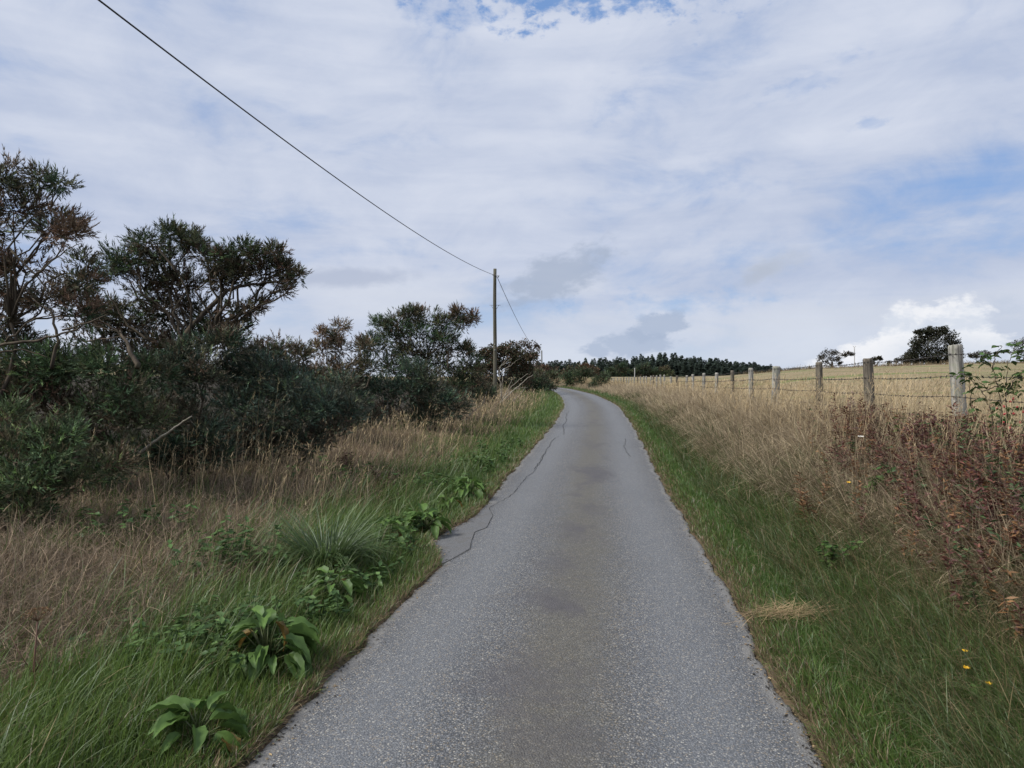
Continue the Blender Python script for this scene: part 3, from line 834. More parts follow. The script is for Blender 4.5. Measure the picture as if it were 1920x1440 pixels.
def twig_tree(name, label, base, dist, clumps, leafc, bark=M_BARK, group=None, cat='tree', leaf=0.16, per=26, sub=8, trunk=0.07, limbs=4, dens=1.0, flat=0.8, lean=None, parts=('trunk', 'crown'), twigs=0.8, loose=1.0):
    gx_, gy_ = (base[0] - 960) / F * dist, dist
    b = np.array([gx_, gy_, float(H(gx_, gy_)) - 0.08])
    root = thing(name, label, cat, tuple(b), group)
    fol = MB(); wood = MB(); lim = []
    cs = [(P(c[0], c[1], dist + c[3]), c[2] / F * (dist + c[3])) for c in clumps]
    for q in range(limbs):
        tgt = cs[int(R.integers(len(cs)))][0]
        e = b + (tgt - b) * np.array([0.6, 0.6, 0.65])
        pth = wander(b + R.normal(0, trunk * 0.6, 3) * np.array([1, 1, 0]), e, 8, 0.1, 0.04)
        tube(wood, pth, np.linspace(trunk, trunk * 0.45, 8), 7); lim.append(pth)
    for cpos, cr in cs:
        cand = np.concatenate(lim)[2:]
        dd = np.linalg.norm(cand - cpos, axis=1) + np.maximum(cand[:, 2] - cpos[2] + 0.1, 0) * 3
        pth = wander(cand[np.argmin(dd)], cpos, 6, 0.12, 0.03)
        tube(wood, pth, np.linspace(trunk * 0.45, trunk * 0.16, 6), 5)
        for j in range(sub):
            dv = unit(R.normal(0, 1, 3)); dv[2] = dv[2] * .9 + .15
            sc = cpos + dv * cr * loose * R.random() ** 0.5 * np.array([1, 1, flat])
            if R.random() < twigs: tube(wood, wander(cpos - dv * cr * .2, sc + dv * cr * 0.3, 5, 0.12), np.linspace(trunk * 0.14, trunk * 0.03, 5), 4)
            n = int(per * dens * (.6 + .8 * R.random()))
            d1 = unit(R.normal(0, 1, (n, 3)))
            pp = sc + d1 * (cr * 0.45 * R.random(n) ** .5)[:, None] * np.array([1, 1, flat])
            li = R.integers(len(leafc), size=n)
            cc = 1.35 * np.array(leafc)[li] * (.5 + .9 * R.random((n, 1)))
            leaves(fol, pp, d1 * .8 + R.normal(0, .5, (n, 3)), unit(R.normal(0, 1, (n, 3)) + np.array([0, 0, .9])), leaf * (.7 + .6 * R.random(n)), leaf * .5, cc)
    wood.build(parts[0], bark, root, b, True)
    fol.build(parts[1], M_TREE, root, b)
    return root


SCRUB = 'scrub trees behind the pole and along the far lane'
twig_tree('scrub_tree', 'loose olive and brown scrub tree right behind the telephone pole', (945, 745), 44,
          [(905, 665, 16, 0), (925, 660, 18, 0), (945, 655, 18, 0), (965, 660, 20, .5), (915, 690, 24, 0), (950, 685, 26, .5), (975, 690, 24, 1), (990, 668, 14, 0), (940, 715, 26, 0), (985, 710, 24, 1), (900, 690, 16, 0), (908, 715, 22, 0), (925, 735, 20, 0), (955, 735, 20, 0), (985, 735, 18, .5), (930, 680, 22, .5), (895, 715, 18, 0), (970, 675, 16, 0)],
          [(0.062, 0.058, 0.030), (0.085, 0.055, 0.032), (0.04, 0.05, 0.024), (0.07, 0.045, 0.03)], group=SCRUB, leaf=0.17, per=46, sub=12, trunk=0.07, limbs=5)
twig_tree('scrub_tree', 'bare twiggy scrub tree with few leaves where the overhead wire dips', (990, 740), 47,
          [(985, 645, 10, 0), (995, 652, 10, 0), (1003, 662, 9, 0), (975, 650, 9, 0), (990, 665, 13, 0), (1000, 680, 12, 0), (1006, 650, 5, 0)],
          [(0.085, 0.06, 0.045), (0.06, 0.05, 0.032)], group=SCRUB, leaf=0.15, per=10, sub=11, trunk=0.07, limbs=5, loose=1.3, twigs=1.0)
gorse('gorse_bush', 'dark green gorse beside the lane where it bends out of sight', (1000, 745), 50,
      [(975, 715, 18, 0), (995, 712, 16, 0), (1012, 715, 14, 0), (1025, 722, 10, 0), (990, 730, 16, 0), (1015, 730, 12, 0), (960, 730, 18, 0), (1030, 731, 7, 0)],
      green=(0.034, 0.055, 0.034), sprig=0.28, brownness=0.15, trunk=0.05, per=26, group='gorse bushes along the left verge')
gorse('gorse_bush', 'far gorse in front of the rusty scrub left of the lane bend', (1025, 722), 72,
      [(1015, 702, 12, 0), (1032, 706, 10, 0), (1020, 714, 12, 0), (1036, 716, 7, 0), (1000, 706, 12, 0)],
      green=(0.04, 0.055, 0.03), sprig=0.4, brownness=0.25, trunk=0.05, per=24)
FARG = 'far gorse on the right of the lane'
gorse('gorse_bush', 'dark green gorse clump on the golden bank right of the lane bend', (1085, 726), 66,
      [(1070, 706, 11, 0), (1085, 703, 13, 0), (1100, 704, 10, 0), (1062, 712, 8, 0), (1076, 716, 9, 0), (1093, 698, 9, 0), (1068, 720, 6, 0), (1085, 712, 9, 0)],
      green=(0.034, 0.053, 0.028), sprig=0.32, brownness=0.1, trunk=0.05, per=24, group=FARG)
gorse('gorse_bush', 'small dark gorse spilling down the bank at the far end of the fence', (1122, 730), 58,
      [(1133, 704, 8, 0), (1126, 712, 9, 0), (1118, 720, 8, 0), (1110, 727, 6, 0), (1138, 712, 6, 0)],
      green=(0.034, 0.05, 0.028), sprig=0.28, brownness=0.2, trunk=0.05, per=24, group=FARG)
for lab, bx, cl, cc in (('rusty autumn scrub left of the far lane beside the distant pole', 1035, [(1025, 694, 10, 0), (1040, 697, 9, 0), (1012, 690, 10, 0), (1005, 700, 10, 0)], [(0.10, 0.05, 0.035), (0.06, 0.055, 0.03)]),
                        ('olive brown scrub between the rusty scrub and the dark far gorse', 1060, [(1058, 700, 9, 0), (1068, 695, 9, 0), (1050, 704, 8, 0)], [(0.08, 0.055, 0.035), (0.05, 0.06, 0.03)]),
                        ('reddish brown round topped scrub behind the dark far gorse', 1098, [(1085, 692, 9, 0), (1098, 690, 10, 0), (1112, 695, 9, 0), (1118, 702, 7, 0)], [(0.11, 0.058, 0.038), (0.06, 0.055, 0.03)])):
    twig_tree('scrub_tree', lab, (bx, 715), 108, cl, cc, group=SCRUB, leaf=0.34, per=30, sub=10, trunk=0.1, twigs=.4)
PINE = 'pines in front of the plantation'
for lab, bx, cl in (('dark layered pine nearest the lane in front of the plantation', 1162, [(1148, 697, 9, 0), (1160, 690, 9, 0), (1168, 686, 7, 0), (1155, 704, 10, 0), (1168, 698, 9, 0), (1172, 706, 8, 0)]),
                    ('wide dark pine behind the thin field post', 1205, [(1190, 700, 9, 0), (1200, 692, 9, 0), (1210, 686, 8, 0), (1220, 693, 9, 0), (1228, 702, 8, 0), (1205, 703, 12, 0), (1192, 708, 9, 0)]),
                    ('greener low pine right of the wide dark pine', 1242, [(1235, 700, 8, 0), (1246, 694, 8, 0), (1256, 702, 8, 0), (1242, 706, 9, 0)])):
    gorse('pine_tree', lab, (bx, 714), 150, cl, green=(0.024, 0.038, 0.022) if bx < 1240 else (0.038, 0.052, 0.026), brownness=0.05, sprig=0.62, trunk=0.14, group=PINE, cat='tree', flat=0.5, per=30, sub=8, k=12)

# field trees
twig_tree('hawthorn_tree', 'large round dark hawthorn tree on the field skyline', (1752, 680), 118,
          [(1752, 632, 20, 0), (1730, 640, 18, 0), (1775, 636, 18, 0), (1790, 650, 14, 0), (1715, 655, 16, 0), (1740, 655, 22, 0), (1770, 658, 22, 0), (1708, 668, 12, 0), (1790, 667, 12, 0), (1750, 670, 22, 0), (1725, 625, 8, 0), (1765, 622, 12, 0), (1742, 622, 10, 0), (1715, 676, 9, 0), (1735, 677, 10, 0), (1760, 678, 10, 0), (1780, 677, 9, 0), (1702, 678, 6, 0), (1797, 660, 7, 0)],
          [(0.024, 0.026, 0.014), (0.034, 0.030, 0.018), (0.018, 0.022, 0.012)], leaf=0.34, per=44, sub=15, trunk=0.12, limbs=6)
twig_tree('hawthorn_tree', 'small wind bent thorn tree with two crowns on the skyline', (1560, 690), 114,
          [(1545, 668, 8, 0), (1555, 661, 8, 0), (1565, 662, 8, 0), (1560, 672, 10, 0), (1550, 678, 9, 0), (1538, 672, 6, 0), (1568, 675, 6, 0), (1590, 663, 6, 0), (1597, 664, 4, 0), (1583, 666, 4, 0), (1575, 681, 4, 0)],
          [(0.03, 0.028, 0.016), (0.04, 0.03, 0.02)], leaf=0.22, per=20, sub=11, trunk=0.11, limbs=5, loose=1.2)
LOWB = 'low thorn bushes on the field skyline'
for lab, bx, dd_, cl in (('low scraggy bush just left of the large round hawthorn', 1690, 116, [(1680, 677, 6, 0), (1690, 674, 7, 0), (1700, 673, 8, 0), (1668, 680, 4, 0)]),
                         ('small stunted bush behind the second fence post from the right', 1643, 114, [(1640, 674, 4, 0), (1648, 671, 3, 0), (1637, 680, 4, 0), (1652, 673, 2.5, 0)]),
                         ('low bush right of the large round hawthorn', 1835, 122, [(1820, 667, 6, 0), (1835, 663, 8, 0), (1850, 664, 7, 0), (1828, 670, 7, 0), (1845, 670, 7, 0)]),
                         ('rounded bush on the skyline at the right edge of the view', 1915, 120, [(1905, 646, 9, 0), (1918, 641, 11, 0), (1930, 648, 12, 0), (1910, 658, 9, 0), (1922, 660, 12, 0)])):
    twig_tree('thorn_bush', lab, (bx, 684), dd_, cl, [(0.028, 0.03, 0.016), (0.04, 0.035, 0.02)], group=LOWB, cat='bush', leaf=0.24, per=26, sub=10, trunk=0.08, limbs=4)

# ------------------------------------------------------------------ conifer plantation
def conifer(seed):
    r = np.random.default_rng(seed); mb = MB()
    h = 1.0
    tube(mb, [(0, 0, 0), (0, 0, 0.5), (0, 0, 0.98)], [0.016, 0.01, 0.002], 5, (0.03, 0.025, 0.02))
    n = 150
    z = 0.03 + 0.95 * r.random(n) ** 0.9
    rad = 0.24 * (1.02 - z) ** 0.7 * (0.7 + 0.5 * r.random(n)) + 0.01
    a = r.random(n) * 2 * PI
    d_ = np.stack([np.cos(a), np.sin(a), -0.15 + 0.5 * z], 1)
    p0 = np.stack([0 * a, 0 * a, z], 1); p1 = p0 + d_ * rad[:, None]
    sd = np.stack([-np.sin(a), np.cos(a), 0 * a], 1) * 0.036
    mid = (p0 * .45 + p1 * .55)
    V = np.stack([p0, mid + sd - [0, 0, .015], p1, mid - sd - [0, 0, .015], mid + np.array([0, 0, .02])], 1).reshape(-1, 3)
    t = np.array([(0, 4, 1), (1, 4, 2), (0, 3, 4), (3, 2, 4)])
    T = (t[None] + (np.arange(n) * 5)[:, None, None]).reshape(-1, 3)
    c = np.array((0.040, 0.055, 0.042))[None] * (0.6 + 0.8 * r.random((n, 1))) * np.where(r.random((n, 1)) < .12, 1.5, 1)  # green paled and greyed, distance haze put into the needle colour
    mb.add(V, T, np.repeat(c, 5, 0))
    return mb.mesh('conifer')


con = [conifer(100 + k) for k in range(6)]
for me in con: me.materials.append(M_TREE)
TPX = [985, 1000, 1030, 1100, 1150, 1200, 1220, 1250, 1290, 1310, 1350, 1400, 1440, 1462]
TPY = [680, 679, 677, 672, 670, 666, 662, 663, 664, 668, 671, 675, 683, 689]
rows = ((258, 8.5, 0.66), (270, 7.6, 0.82), (288, 7.2, 0.97), (304, 7.2, 1.0))
for dd_, step, hf in rows:
    px = 960.0
    while px < 1464:
        q = px + R.normal(0, 2.0); dist = dd_ + R.normal(0, 4)
        x = (q - 960) / F * dist; zb = float(H(x, dist)) - 0.3
        top = EYE + (720 - np.interp(q, TPX, TPY)) / F * dist
        hh = max(3.0, (top - zb) * hf * (0.84 + 0.26 * R.random() ** 1.6))
        o = put('conifer', con[int(R.integers(6))], None)
        wd = (0.75 + 0.6 * R.random()) * 11.5
        o.location = (x, dist, zb); o.scale = (wd, wd, hh); o.rotation_euler = (R.normal(0, .02), R.normal(0, .02), R.random() * 6.28)
        tag(o, 'dark green conifer in the dense plantation along the skyline beyond the lane', 'tree', 'conifers of the far plantation')
        px += step * (0.75 + 0.5 * R.random())

# ------------------------------------------------------------------ poles and overhead wires
def pole(name, label, px, dist, top_py, r0, r1, brackets=True, mat=None, group=None, cat='pole', fork=False):
    x = (px - 960) / F * dist; zb = float(H(x, dist)); zt = EYE + (720 - top_py) / F * dist
    root = thing(name, label, cat, (x, dist, zb), group)
    mb = MB(); zz = np.linspace(-0.3, zt - zb, 14)
    tube(mb, np.stack([0.012 * np.sin(zz), 0 * zz, zz], 1), np.linspace(r0, r1, 14), 14)
    mb.build('shaft', mat or M_POLE, root, smooth=True)
    hh = zt - zb
    if brackets:
        for s in (-1, 1):
            b = MB(); zz_ = hh - 1.9
            tube(b, [(s * r1 * 0.8, -.02, zz_), (s * (r1 + 0.21), -.02, zz_)], 0.012, 5)
            tube(b, [(s * r1 * 0.9, -.02, zz_ - 0.2), (s * (r1 + 0.12), -.02, zz_)], 0.01, 5)
            b.build('step_iron', M_STEEL, root)
        b = MB(); tube(b, [(0.05, -r1 * 0.9, hh - .32), (r1 + 0.10, -r1 - 0.02, hh - .40), (r1 + 0.14, -r1, hh - .37)], 0.014, 6); tube(b, [(r1 + .1, -r1 - .02, hh - .46), (r1 + .1, -r1 - .02, hh - .36)], .028, 8)
        b.build('wire_hook', M_STEEL, root, smooth=True)
        b = MB(); tube(b, [(-r1 - .05, -r1 * .5, hh - .33), (r1 * .3, -r1 - .01, hh - .40), (r1 + .02, -r1 - .01, hh - .44)], .012, 6); b.build('wire_clamp', M_CABLE, root)
        for zz_ in (2.2, 2.5):
            b = MB(); tube(b, [(-.03, -r0 - 0.002, zz_), (.03, -r0 - .002, zz_)], 0.03, 6); b.build('number_plate', M_STEEL, root)
    if fork:
        for s in (-1, 1):
            b = MB(); tube(b, [(0, 0, hh - .05), (s * .22, 0, hh + .18)], .045, 5); b.build('fork_arm', mat or M_POLE, root)
    return np.array([x, dist, zt])


PT = pole('telephone_pole', 'weathered wooden telephone pole rising from the gorse left of the lane', 928, 37, 504, 0.105, 0.085)
PT2 = pole('telephone_pole', 'small distant telephone pole at the bend above the rusty scrub', 1016, 112, 657, 0.10, 0.085, False)
pole('field_post', 'thin pale post standing in front of the wide pine beyond the fence', 1190, 120, 690, 0.07, 0.06, False, M_GREYPOLE)
pole('field_pole', 'slim grey pole with forked top on the skyline beside the wind bent thorn', 1602, 118, 651, 0.08, 0.07, False, M_GREYPOLE, fork=True)


def cable(name, label, a, b, sag, r, n=60):
    t = np.linspace(0, 1, n)[:, None]
    p = a + (b - a) * t; p[:, 2] -= sag * 4 * (t * (1 - t))[:, 0]
    mb = MB(); tube(mb, p, r, 6); o = mb.build(name, M_CABLE, None, tuple(a), True)
    tag(o, label, 'wire'); return o


WA = PT + np.array([-0.07, -0.09, -0.33])
cable('overhead_wire', 'black overhead wire sweeping from the near pole to the top left of the sky', WA, np.array([-7.75, -17.0, 7.0]), 1.25, 0.011, 120)
WB = PT + np.array([0.11, -0.05, -0.42])
cable('overhead_wire', 'thin overhead wire dropping from the near pole to the distant pole at the bend', WB, PT2 + np.array([0, -0.1, -0.2]), 1.1, 0.016, 80)

# ------------------------------------------------------------------ barbed wire fence
fence = thing('barbed_wire_fence', 'barbed wire fence on weathered wooden posts along the right bank', 'fence', (float(XF(7.2)), 7.2, float(H(XF(7.2), 7.2))))
FO = np.array(fence.location)


def post_mesh(seed, r, h, sq=0.0, bev=0.012):
    r_ = np.random.default_rng(seed); mb = MB()
    S_ = 14; zz = np.array([-0.25, 0, .2, .4, .6, .8, .95, h / 1.1 * 1.06, h - bev, h]); 
    a = np.arange(S_) / S_ * 2 * PI
    prof = 1 + 0.05 * np.sin(a * 2 + r_.random() * 6) + 0.035 * np.sin(a * 5 + r_.random() * 6) + r_.normal(0, 0.015, S_)
    if sq: prof = prof * np.where(np.cos(a + 0.4) < -0.55, 0.55 / np.abs(np.cos(a + 0.4)).clip(0.55), 1)
    V = []
    for k, z in enumerate(zz):
        rr = r * (1 - 0.05 * z) * (0.86 if k == len(zz) - 1 else 1)
        ring = rr * prof * (1 + r_.normal(0, .012, S_))
        V += [(ring[s] * math.cos(a[s]), ring[s] * math.sin(a[s]), z + (r_.normal(0, .006) if k >= len(zz) - 2 else 0)) for s in range(S_)]
    V.append((0, 0, h + 0.004)); T = []
    for k in range(len(zz) - 1):
        for s in range(S_):
            q = k * S_ + s; q2 = k * S_ + (s + 1) % S_
            T += [(q, q2, q2 + S_), (q, q2 + S_, q + S_)]
    kk = (len(zz) - 1) * S_
    for s in range(S_): T.append((kk + s, kk + (s + 1) % S_, len(V) - 1))
    mb.add(np.array(V), np.array(T)); return mb


pm = [post_mesh(k, 0.056, 1.13).mesh('post', smooth=False) for k in range(5)]
for k, m_ in enumerate(pm): m_.materials.append(M_POST if k != 1 else M_POST2)
strain = post_mesh(50, 0.070, 1.16).mesh('post'); strain.materials.append(M_POST)
dark1 = post_mesh(51, 0.066, 1.12).mesh('post'); dark1.materials.append(M_POST2)
dark2 = post_mesh(52, 0.058, 1.12).mesh('post'); dark2.materials.append(M_POST2)
wide = post_mesh(53, 0.105, 1.12, 0.6).mesh('post'); wide.materials.append(M_POST)
tops = [(2186, 4.5, None), (1806, 7.2, 652), (1634, 9.6, 671), (1537, 11.8, 678), (1451, 15, 686), (1409.5, 17.1, 690), (1373, 19.7, 695), (1343, 22.5, 699), (1319, 25.3, 700), (1301, 28, 702), (1287, 30.5, 704), (1270, 34.2, 704.5), (1259, 37, 706)]
pxs = [1247, 1239.5, 1231, 1225, 1219, 1213, 1207, 1201, 1195, 1189, 1184, 1179, 1174, 1169, 1164, 1158, 1151, 1147, 1143, 1139]
dps = [39.7, 42.4, 45, 47.7, 50.4, 53, 55.8, 58.5, 61.2, 63.9, 66.6, 69.3, 72, 74.2, 76.4, 78.6, 80.5, 82, 83.5, 85]
tops += [(p, q, None) for p, q in zip(pxs, dps)]
ends = []
for k, (px, dist, tp) in enumerate(tops):
    x = (px - 960) / F * dist; zb = float(H(x, dist))
    me = {1: strain, 2: dark1, 3: dark2, 4: wide}.get(k, pm[k % 5])
    o = put('post', me, None, fence)
    lean = {1: (-0.085, 0.02), 2: (-0.05, 0.0), 3: (-0.01, 0.0), 4: (0.03, 0.0)}.get(k, (R.normal(0, .03), R.normal(0, .03)))
    hs = 1.0
    if tp is not None: hs = (EYE + (720 - tp) / F * dist - zb) / 1.13
    o.location = (x - FO[0], dist - FO[1], zb - FO[2]); o.rotation_euler = (lean[1], lean[0], R.random() * 0.0 if k == 4 else R.random() * 6)
    o.scale = (1, 1, hs); o.rotation_mode = 'ZYX'
    if k == 1: o['label'] = 'thick leaning corner post'
    if k == 4: o['label'] = 'wide split post'
    ends.append((x, dist, zb, hs, lean[0]))
for hz in (1.06, 0.84, 0.63, 0.42):
    pts = []
    for (x0, y0, z0, h0, l0), (x1, y1, z1, h1, l1) in zip(ends[:-1], ends[1:]):
        a_ = np.array([x0 - 0.06 + l0 * hz, y0, z0 + hz * h0]); b_ = np.array([x1 - 0.06 + l1 * hz, y1, z1 + hz * h1])
        for k in range(6):
            t_ = k / 6; p = a_ + (b_ - a_) * t_; p[2] -= 0.02 * 4 * t_ * (1 - t_); pts.append(p)
    pts.append(b_); pts = np.array(pts)
    mb = MB(); tube(mb, pts, np.interp(pts[:, 1], [5, 40, 90], [0.0028, 0.006, 0.010]), 4)
    w = mb.build('wire', M_WIRE, fence, FO)
    bb = MB(); seg = np.linalg.norm(np.diff(pts, axis=0), axis=1); cum = np.r_[0, np.cumsum(seg)]
    for s in np.arange(0.05, np.interp(34, pts[:, 1], cum), 0.12):
        p = np.array([np.interp(s, cum, pts[:, a]) for a in range(3)])
        for q in range(3):
            d_ = unit(R.normal(0, 1, 3)) * 0.019; sd = unit(np.cross(d_, R.normal(0, 1, 3))) * 0.0035
            bb.add(np.array([p - d_ * .7 - sd, p - d_ * .7 + sd, p + d_ + sd, p + d_ - sd]), np.array([(0, 1, 2), (0, 2, 3)]))
        bb.add(np.array([p + [-.006, 0, -.006], p + [.006, 0, -.006], p + [0, .008, .007], p + [0, -.008, .007]]), np.array([(0, 1, 2), (0, 1, 3), (0, 2, 3), (1, 2, 3)]))
    o = bb.build('barbs', M_WIRE, w, FO); o['kind'] = 'stuff'

# ------------------------------------------------------------------ grasses
def scatter(n, y0, y1, power, lat):
    """points with density falling as distance^-power; lat(y) -> (x_low, x_high)"""
    gy = np.geomspace(y0, y1, 400)
    lo, hi = lat(gy)
    dens = np.maximum(hi - lo, 0) * gy ** (-power)
    cdf = np.concatenate([[0], np.cumsum((dens[1:] + dens[:-1]) / 2 * np.diff(gy))]); cdf /= cdf[-1]
    y = np.interp(R.random(n), cdf, gy)
    lo, hi = lat(y)
    x = lo + (hi - lo) * R.random(n)
    keep = (np.abs(x / y) < 0.93) & (hi > lo)
    return x[keep], y[keep]


def tufts(x, y, m, spread, drift=(0.0, 0.0), noise=0.5):
    """each point becomes a tuft of about m blades leaning out from its middle and with the drift"""
    n = len(x); k = np.maximum(1, R.poisson(m, n)); X = np.repeat(x, k); Y = np.repeat(y, k)
    idx = np.repeat(np.arange(n), k); N = len(X)
    ox, oy = R.normal(0, 1, N), R.normal(0, 1, N)
    sp = spread * np.repeat(.6 + .8 * R.random(n), k) * np.maximum(1, Y / 9) ** .4
    vx = ox * .7 + drift[0] + R.normal(0, noise, N); vy = oy * .7 + drift[1] + R.normal(0, noise, N)
    return X + ox * sp, Y + oy * sp, np.arctan2(vy, vx), np.hypot(vx, vy), idx


def roots(x, y, sink=0.012): return np.stack([x, y, H(x, y) - sink], 1)


def colarr(a, b, t, var=0.2):
    c = cmix(a, b, t); return c * (1 + R.normal(0, var, (len(t), 1))).clip(0.5, 1.6)


GREEN1 = (0.078, 0.130, 0.025); GREEN2 = (0.155, 0.240, 0.045); GREEN3 = (0.052, 0.086, 0.022)
STRAW1 = (0.40, 0.30, 0.165); STRAW2 = (0.22, 0.155, 0.088); GREYB = (0.15, 0.115, 0.085); PALE = (0.50, 0.40, 0.25)


def sizew(y, near): return near * np.maximum(1.0, (y / 4.5)) ** 0.72


# short green verge, left and right
mb = MB()
def lat_l(y): return XL(y) - 1.35, XL(y) + 0.03
x, y = scatter(52000, 1.9, 75, 1.75, lat_l)
v = XL(y) - x
xe_ = XL(y)
x = np.minimum(x, xe_ + .015 - np.abs(R.normal(0, .03, len(x))))
pt = fbm(x * 1.7, y * 1.7, 41)
h = (0.075 + 0.13 * sm(v / 0.7)) * (0.55 + 0.9 * R.random(len(x))) * (0.7 + 0.6 * pt)
bt = np.clip(pt * 1.6 - 0.35 + R.normal(0, .25, len(x)), 0, 1)
c0 = colarr(GREEN3, GREEN1, bt); c1 = colarr(GREEN1, GREEN2, bt)
v = XL(y) - x
dry = (R.random(len(x)) < 0.05 + 0.5 * np.exp(-v / .06))[:, None]
c1 = np.where(dry, colarr(STRAW2, STRAW1, R.random(len(x)) * .5), c1); c0 = np.where(dry, colarr(GREYB, STRAW2, R.random(len(x))), c0)
blades_lod(mb, roots(x, y), h, sizew(y, 0.0046), R.normal(0.2, 1.6, len(x)), np.abs(R.normal(.2, .22, len(x))), np.abs(R.normal(.6, .5, len(x))), c0, c1, near=7, n0=3)
tag(mb.build('verge_grass', M_GRASS), 'short bright green grass edging the left side of the lane', 'grass', kind='stuff')

mb = MB()
def lat_r(y): return XR(y) - 0.03, XR(y) + 1.15
x, y = scatter(60000, 1.9, 80, 1.7, lat_r)
u = x - XR(y)
x = np.maximum(x, XR(y) - .015 + np.abs(R.normal(0, .03, len(x))))
pt = fbm(x * 1.7, y * 1.3, 43)
h = (0.06 + 0.13 * sm(u / 0.9)) * (0.55 + 0.9 * R.random(len(x))) * (0.7 + 0.6 * pt)
bt = np.clip(pt * 1.5 - 0.25 + R.normal(0, .25, len(x)), 0, 1)
c0 = colarr(GREEN3, GREEN1, bt); c1 = colarr(GREEN1, (0.115, 0.20, 0.045), bt)
dry = (R.random(len(x)) < 0.10 + 0.6 * np.exp(-u / .10) + 0.25 * sm((u - .7) / .5))[:, None]
c1 = np.where(dry, colarr(STRAW2, STRAW1, R.random(len(x)) * .6), c1); c0 = np.where(dry, colarr(GREYB, STRAW2, R.random(len(x))), c0)
blades_lod(mb, roots(x, y), h, sizew(y, 0.0044), R.normal(PI, 1.5, len(x)), np.abs(R.normal(.25, .25, len(x))), np.abs(R.normal(.7, .5, len(x))), c0, c1, near=7, n0=3)
tag(mb.build('verge_grass', M_GRASS), 'short green grass strip between the lane and the right bank', 'grass', kind='stuff')

# fringe where the grass meets the tarmac, both sides
mb = MB(); n = 60000
side = R.random(n) < .5; y = 1.9 + 58 * R.random(n) ** 3.2
xe_ = np.where(side, XL(y), XR(y))
off = .28 * R.random(n) ** 1.4 - .02; x = np.where(side, xe_ - off, xe_ + off); sg = np.where(side, 0.0, PI)
kp = R.random(n) < .4 + 1.0 * fbm(x * 2.5, y * 2.5, 91); x, y, off, sg = x[kp], y[kp], off[kp], sg[kp]; n = len(x)
bt = np.clip(R.normal(.5, .3, n), 0, 1); dry = (R.random(n) < .22 + .45 * np.exp(-np.abs(off) / .05))[:, None]
c1 = np.where(dry, colarr((.16, .115, .07), STRAW1, R.random(n)), colarr(GREEN1, GREEN2, bt)); c0 = np.where(dry, colarr((.09, .07, .05), STRAW2, R.random(n)), colarr(GREEN3, GREEN1, bt))
blades_lod(mb, roots(x, y), (.055 + .08 * R.random(n)) * (.75 + off * 2.2), sizew(y, .0055), sg + R.normal(0, 1.2, n), np.abs(R.normal(.5, .4, n)), np.abs(R.normal(.6, .5, n)), c0, c1, near=4.5, n0=3)
tag(mb.build('edge_grass', M_GRASS), 'sparse short grass fringe where the verges meet the tarmac', 'grass', kind='stuff')

# long lush grass bottom left and bottom right
mb = MB()
def lat_ll(y): return XL(y) - 2.5, XL(y) - 0.55
x, y = scatter(15000, 1.8, 14, 1.5, lat_ll)
v = XL(y) - x
kp = (R.random(len(x)) < np.where(y < 4.4, 1.0, 0.55) * sm((2.5 - v) / 1.1) * (0.25 + 1.4 * sm((fbm(x * 1.2, y * 1.2, 47) - .35) / .3)))
x, y = x[kp], y[kp]; n = len(x)
bt = np.clip(R.normal(.5, .3, n), 0, 1)
c0 = colarr(GREEN3, GREEN1, bt); c1 = colarr(GREEN1, (0.15, 0.20, 0.055), bt)
dry = (R.random(n) < .12)[:, None]; c1 = np.where(dry, colarr(STRAW2, STRAW1, R.random(n)), c1)
blades(mb, roots(x, y), 0.2 + 0.26 * R.random(n), sizew(y, 0.0075), R.normal(0.45, .75, n), np.abs(R.normal(.4, .2, n)), np.abs(R.normal(.9, .45, n)), c0, c1, 4)
tag(mb.build('long_grass', M_GRASS), 'long lush green grass leaning over at the bottom left', 'grass', kind='stuff')

mb = MB()
def lat_rr(y): return XR(y) + 0.5, XR(y) + 1.75
x, y = scatter(42000, 1.8, 30, 1.5, lat_rr)
u = x - XR(y)
kp = R.random(len(x)) < (0.35 + 0.9 * fbm(x * 1.4, y * 1.1, 49)) * sm((1.9 - u) / .8)
x, y, u = x[kp], y[kp], u[kp]; n = len(x)
bt = np.clip(R.normal(.4, .3, n), 0, 1)
c0 = colarr(GREEN3, (0.06, 0.085, 0.028), bt); c1 = colarr((0.075, 0.11, 0.034), (0.15, 0.18, 0.068), bt)
dry = (R.random(n) < .3 + .45 * sm((u - .9) / .6))[:, None]; c1 = np.where(dry, colarr(STRAW2, STRAW1, R.random(n)), c1)
blades_lod(mb, roots(x, y), 0.16 + 0.24 * R.random(n), sizew(y, 0.0048), R.normal(PI + .25, .9, n), np.abs(R.normal(.45, .25, n)), np.abs(R.normal(1.0, .5, n)), c0, c1, near=7)
tag(mb.build('long_grass', M_GRASS), 'long grey green grass drooping down the foot of the right bank', 'grass', kind='stuff')

# brown matted dead grass, left
mb = MB()
def lat_lb(y): return XL(y) - np.interp(y, [2, 6, 12, 20, 35, 60], [4.0, 6.0, 5.6, 4.6, 3.8, 3.2]), XL(y) - np.interp(y, [2, 4, 8, 14, 60], [1.1, 1.15, 1.2, 1.0, 0.9])
x, y = scatter(5700, 2.4, 58, 1.5, lat_lb)
v = XL(y) - x; n = len(x); pt = fbm(x * .9, y * .9, 51)
kp = R.random(n) < np.where(y < 3.6, sm((v - 1.4) / .5), 1) * (.55 + .8 * pt)
x, y, pt = x[kp], y[kp], pt[kp]; tn = len(x)
th_ = (0.16 + 0.30 * R.random(tn) ** 1.3) * (0.75 + .5 * pt) * np.interp(y, [3, 7, 30], [.85, 1.0, 1.05])
tc_ = np.clip(R.normal(.42, .3, tn) + np.interp(y, [5, 12, 30], [-.15, .1, .3]), 0, 1)
vv = XL(y) - x
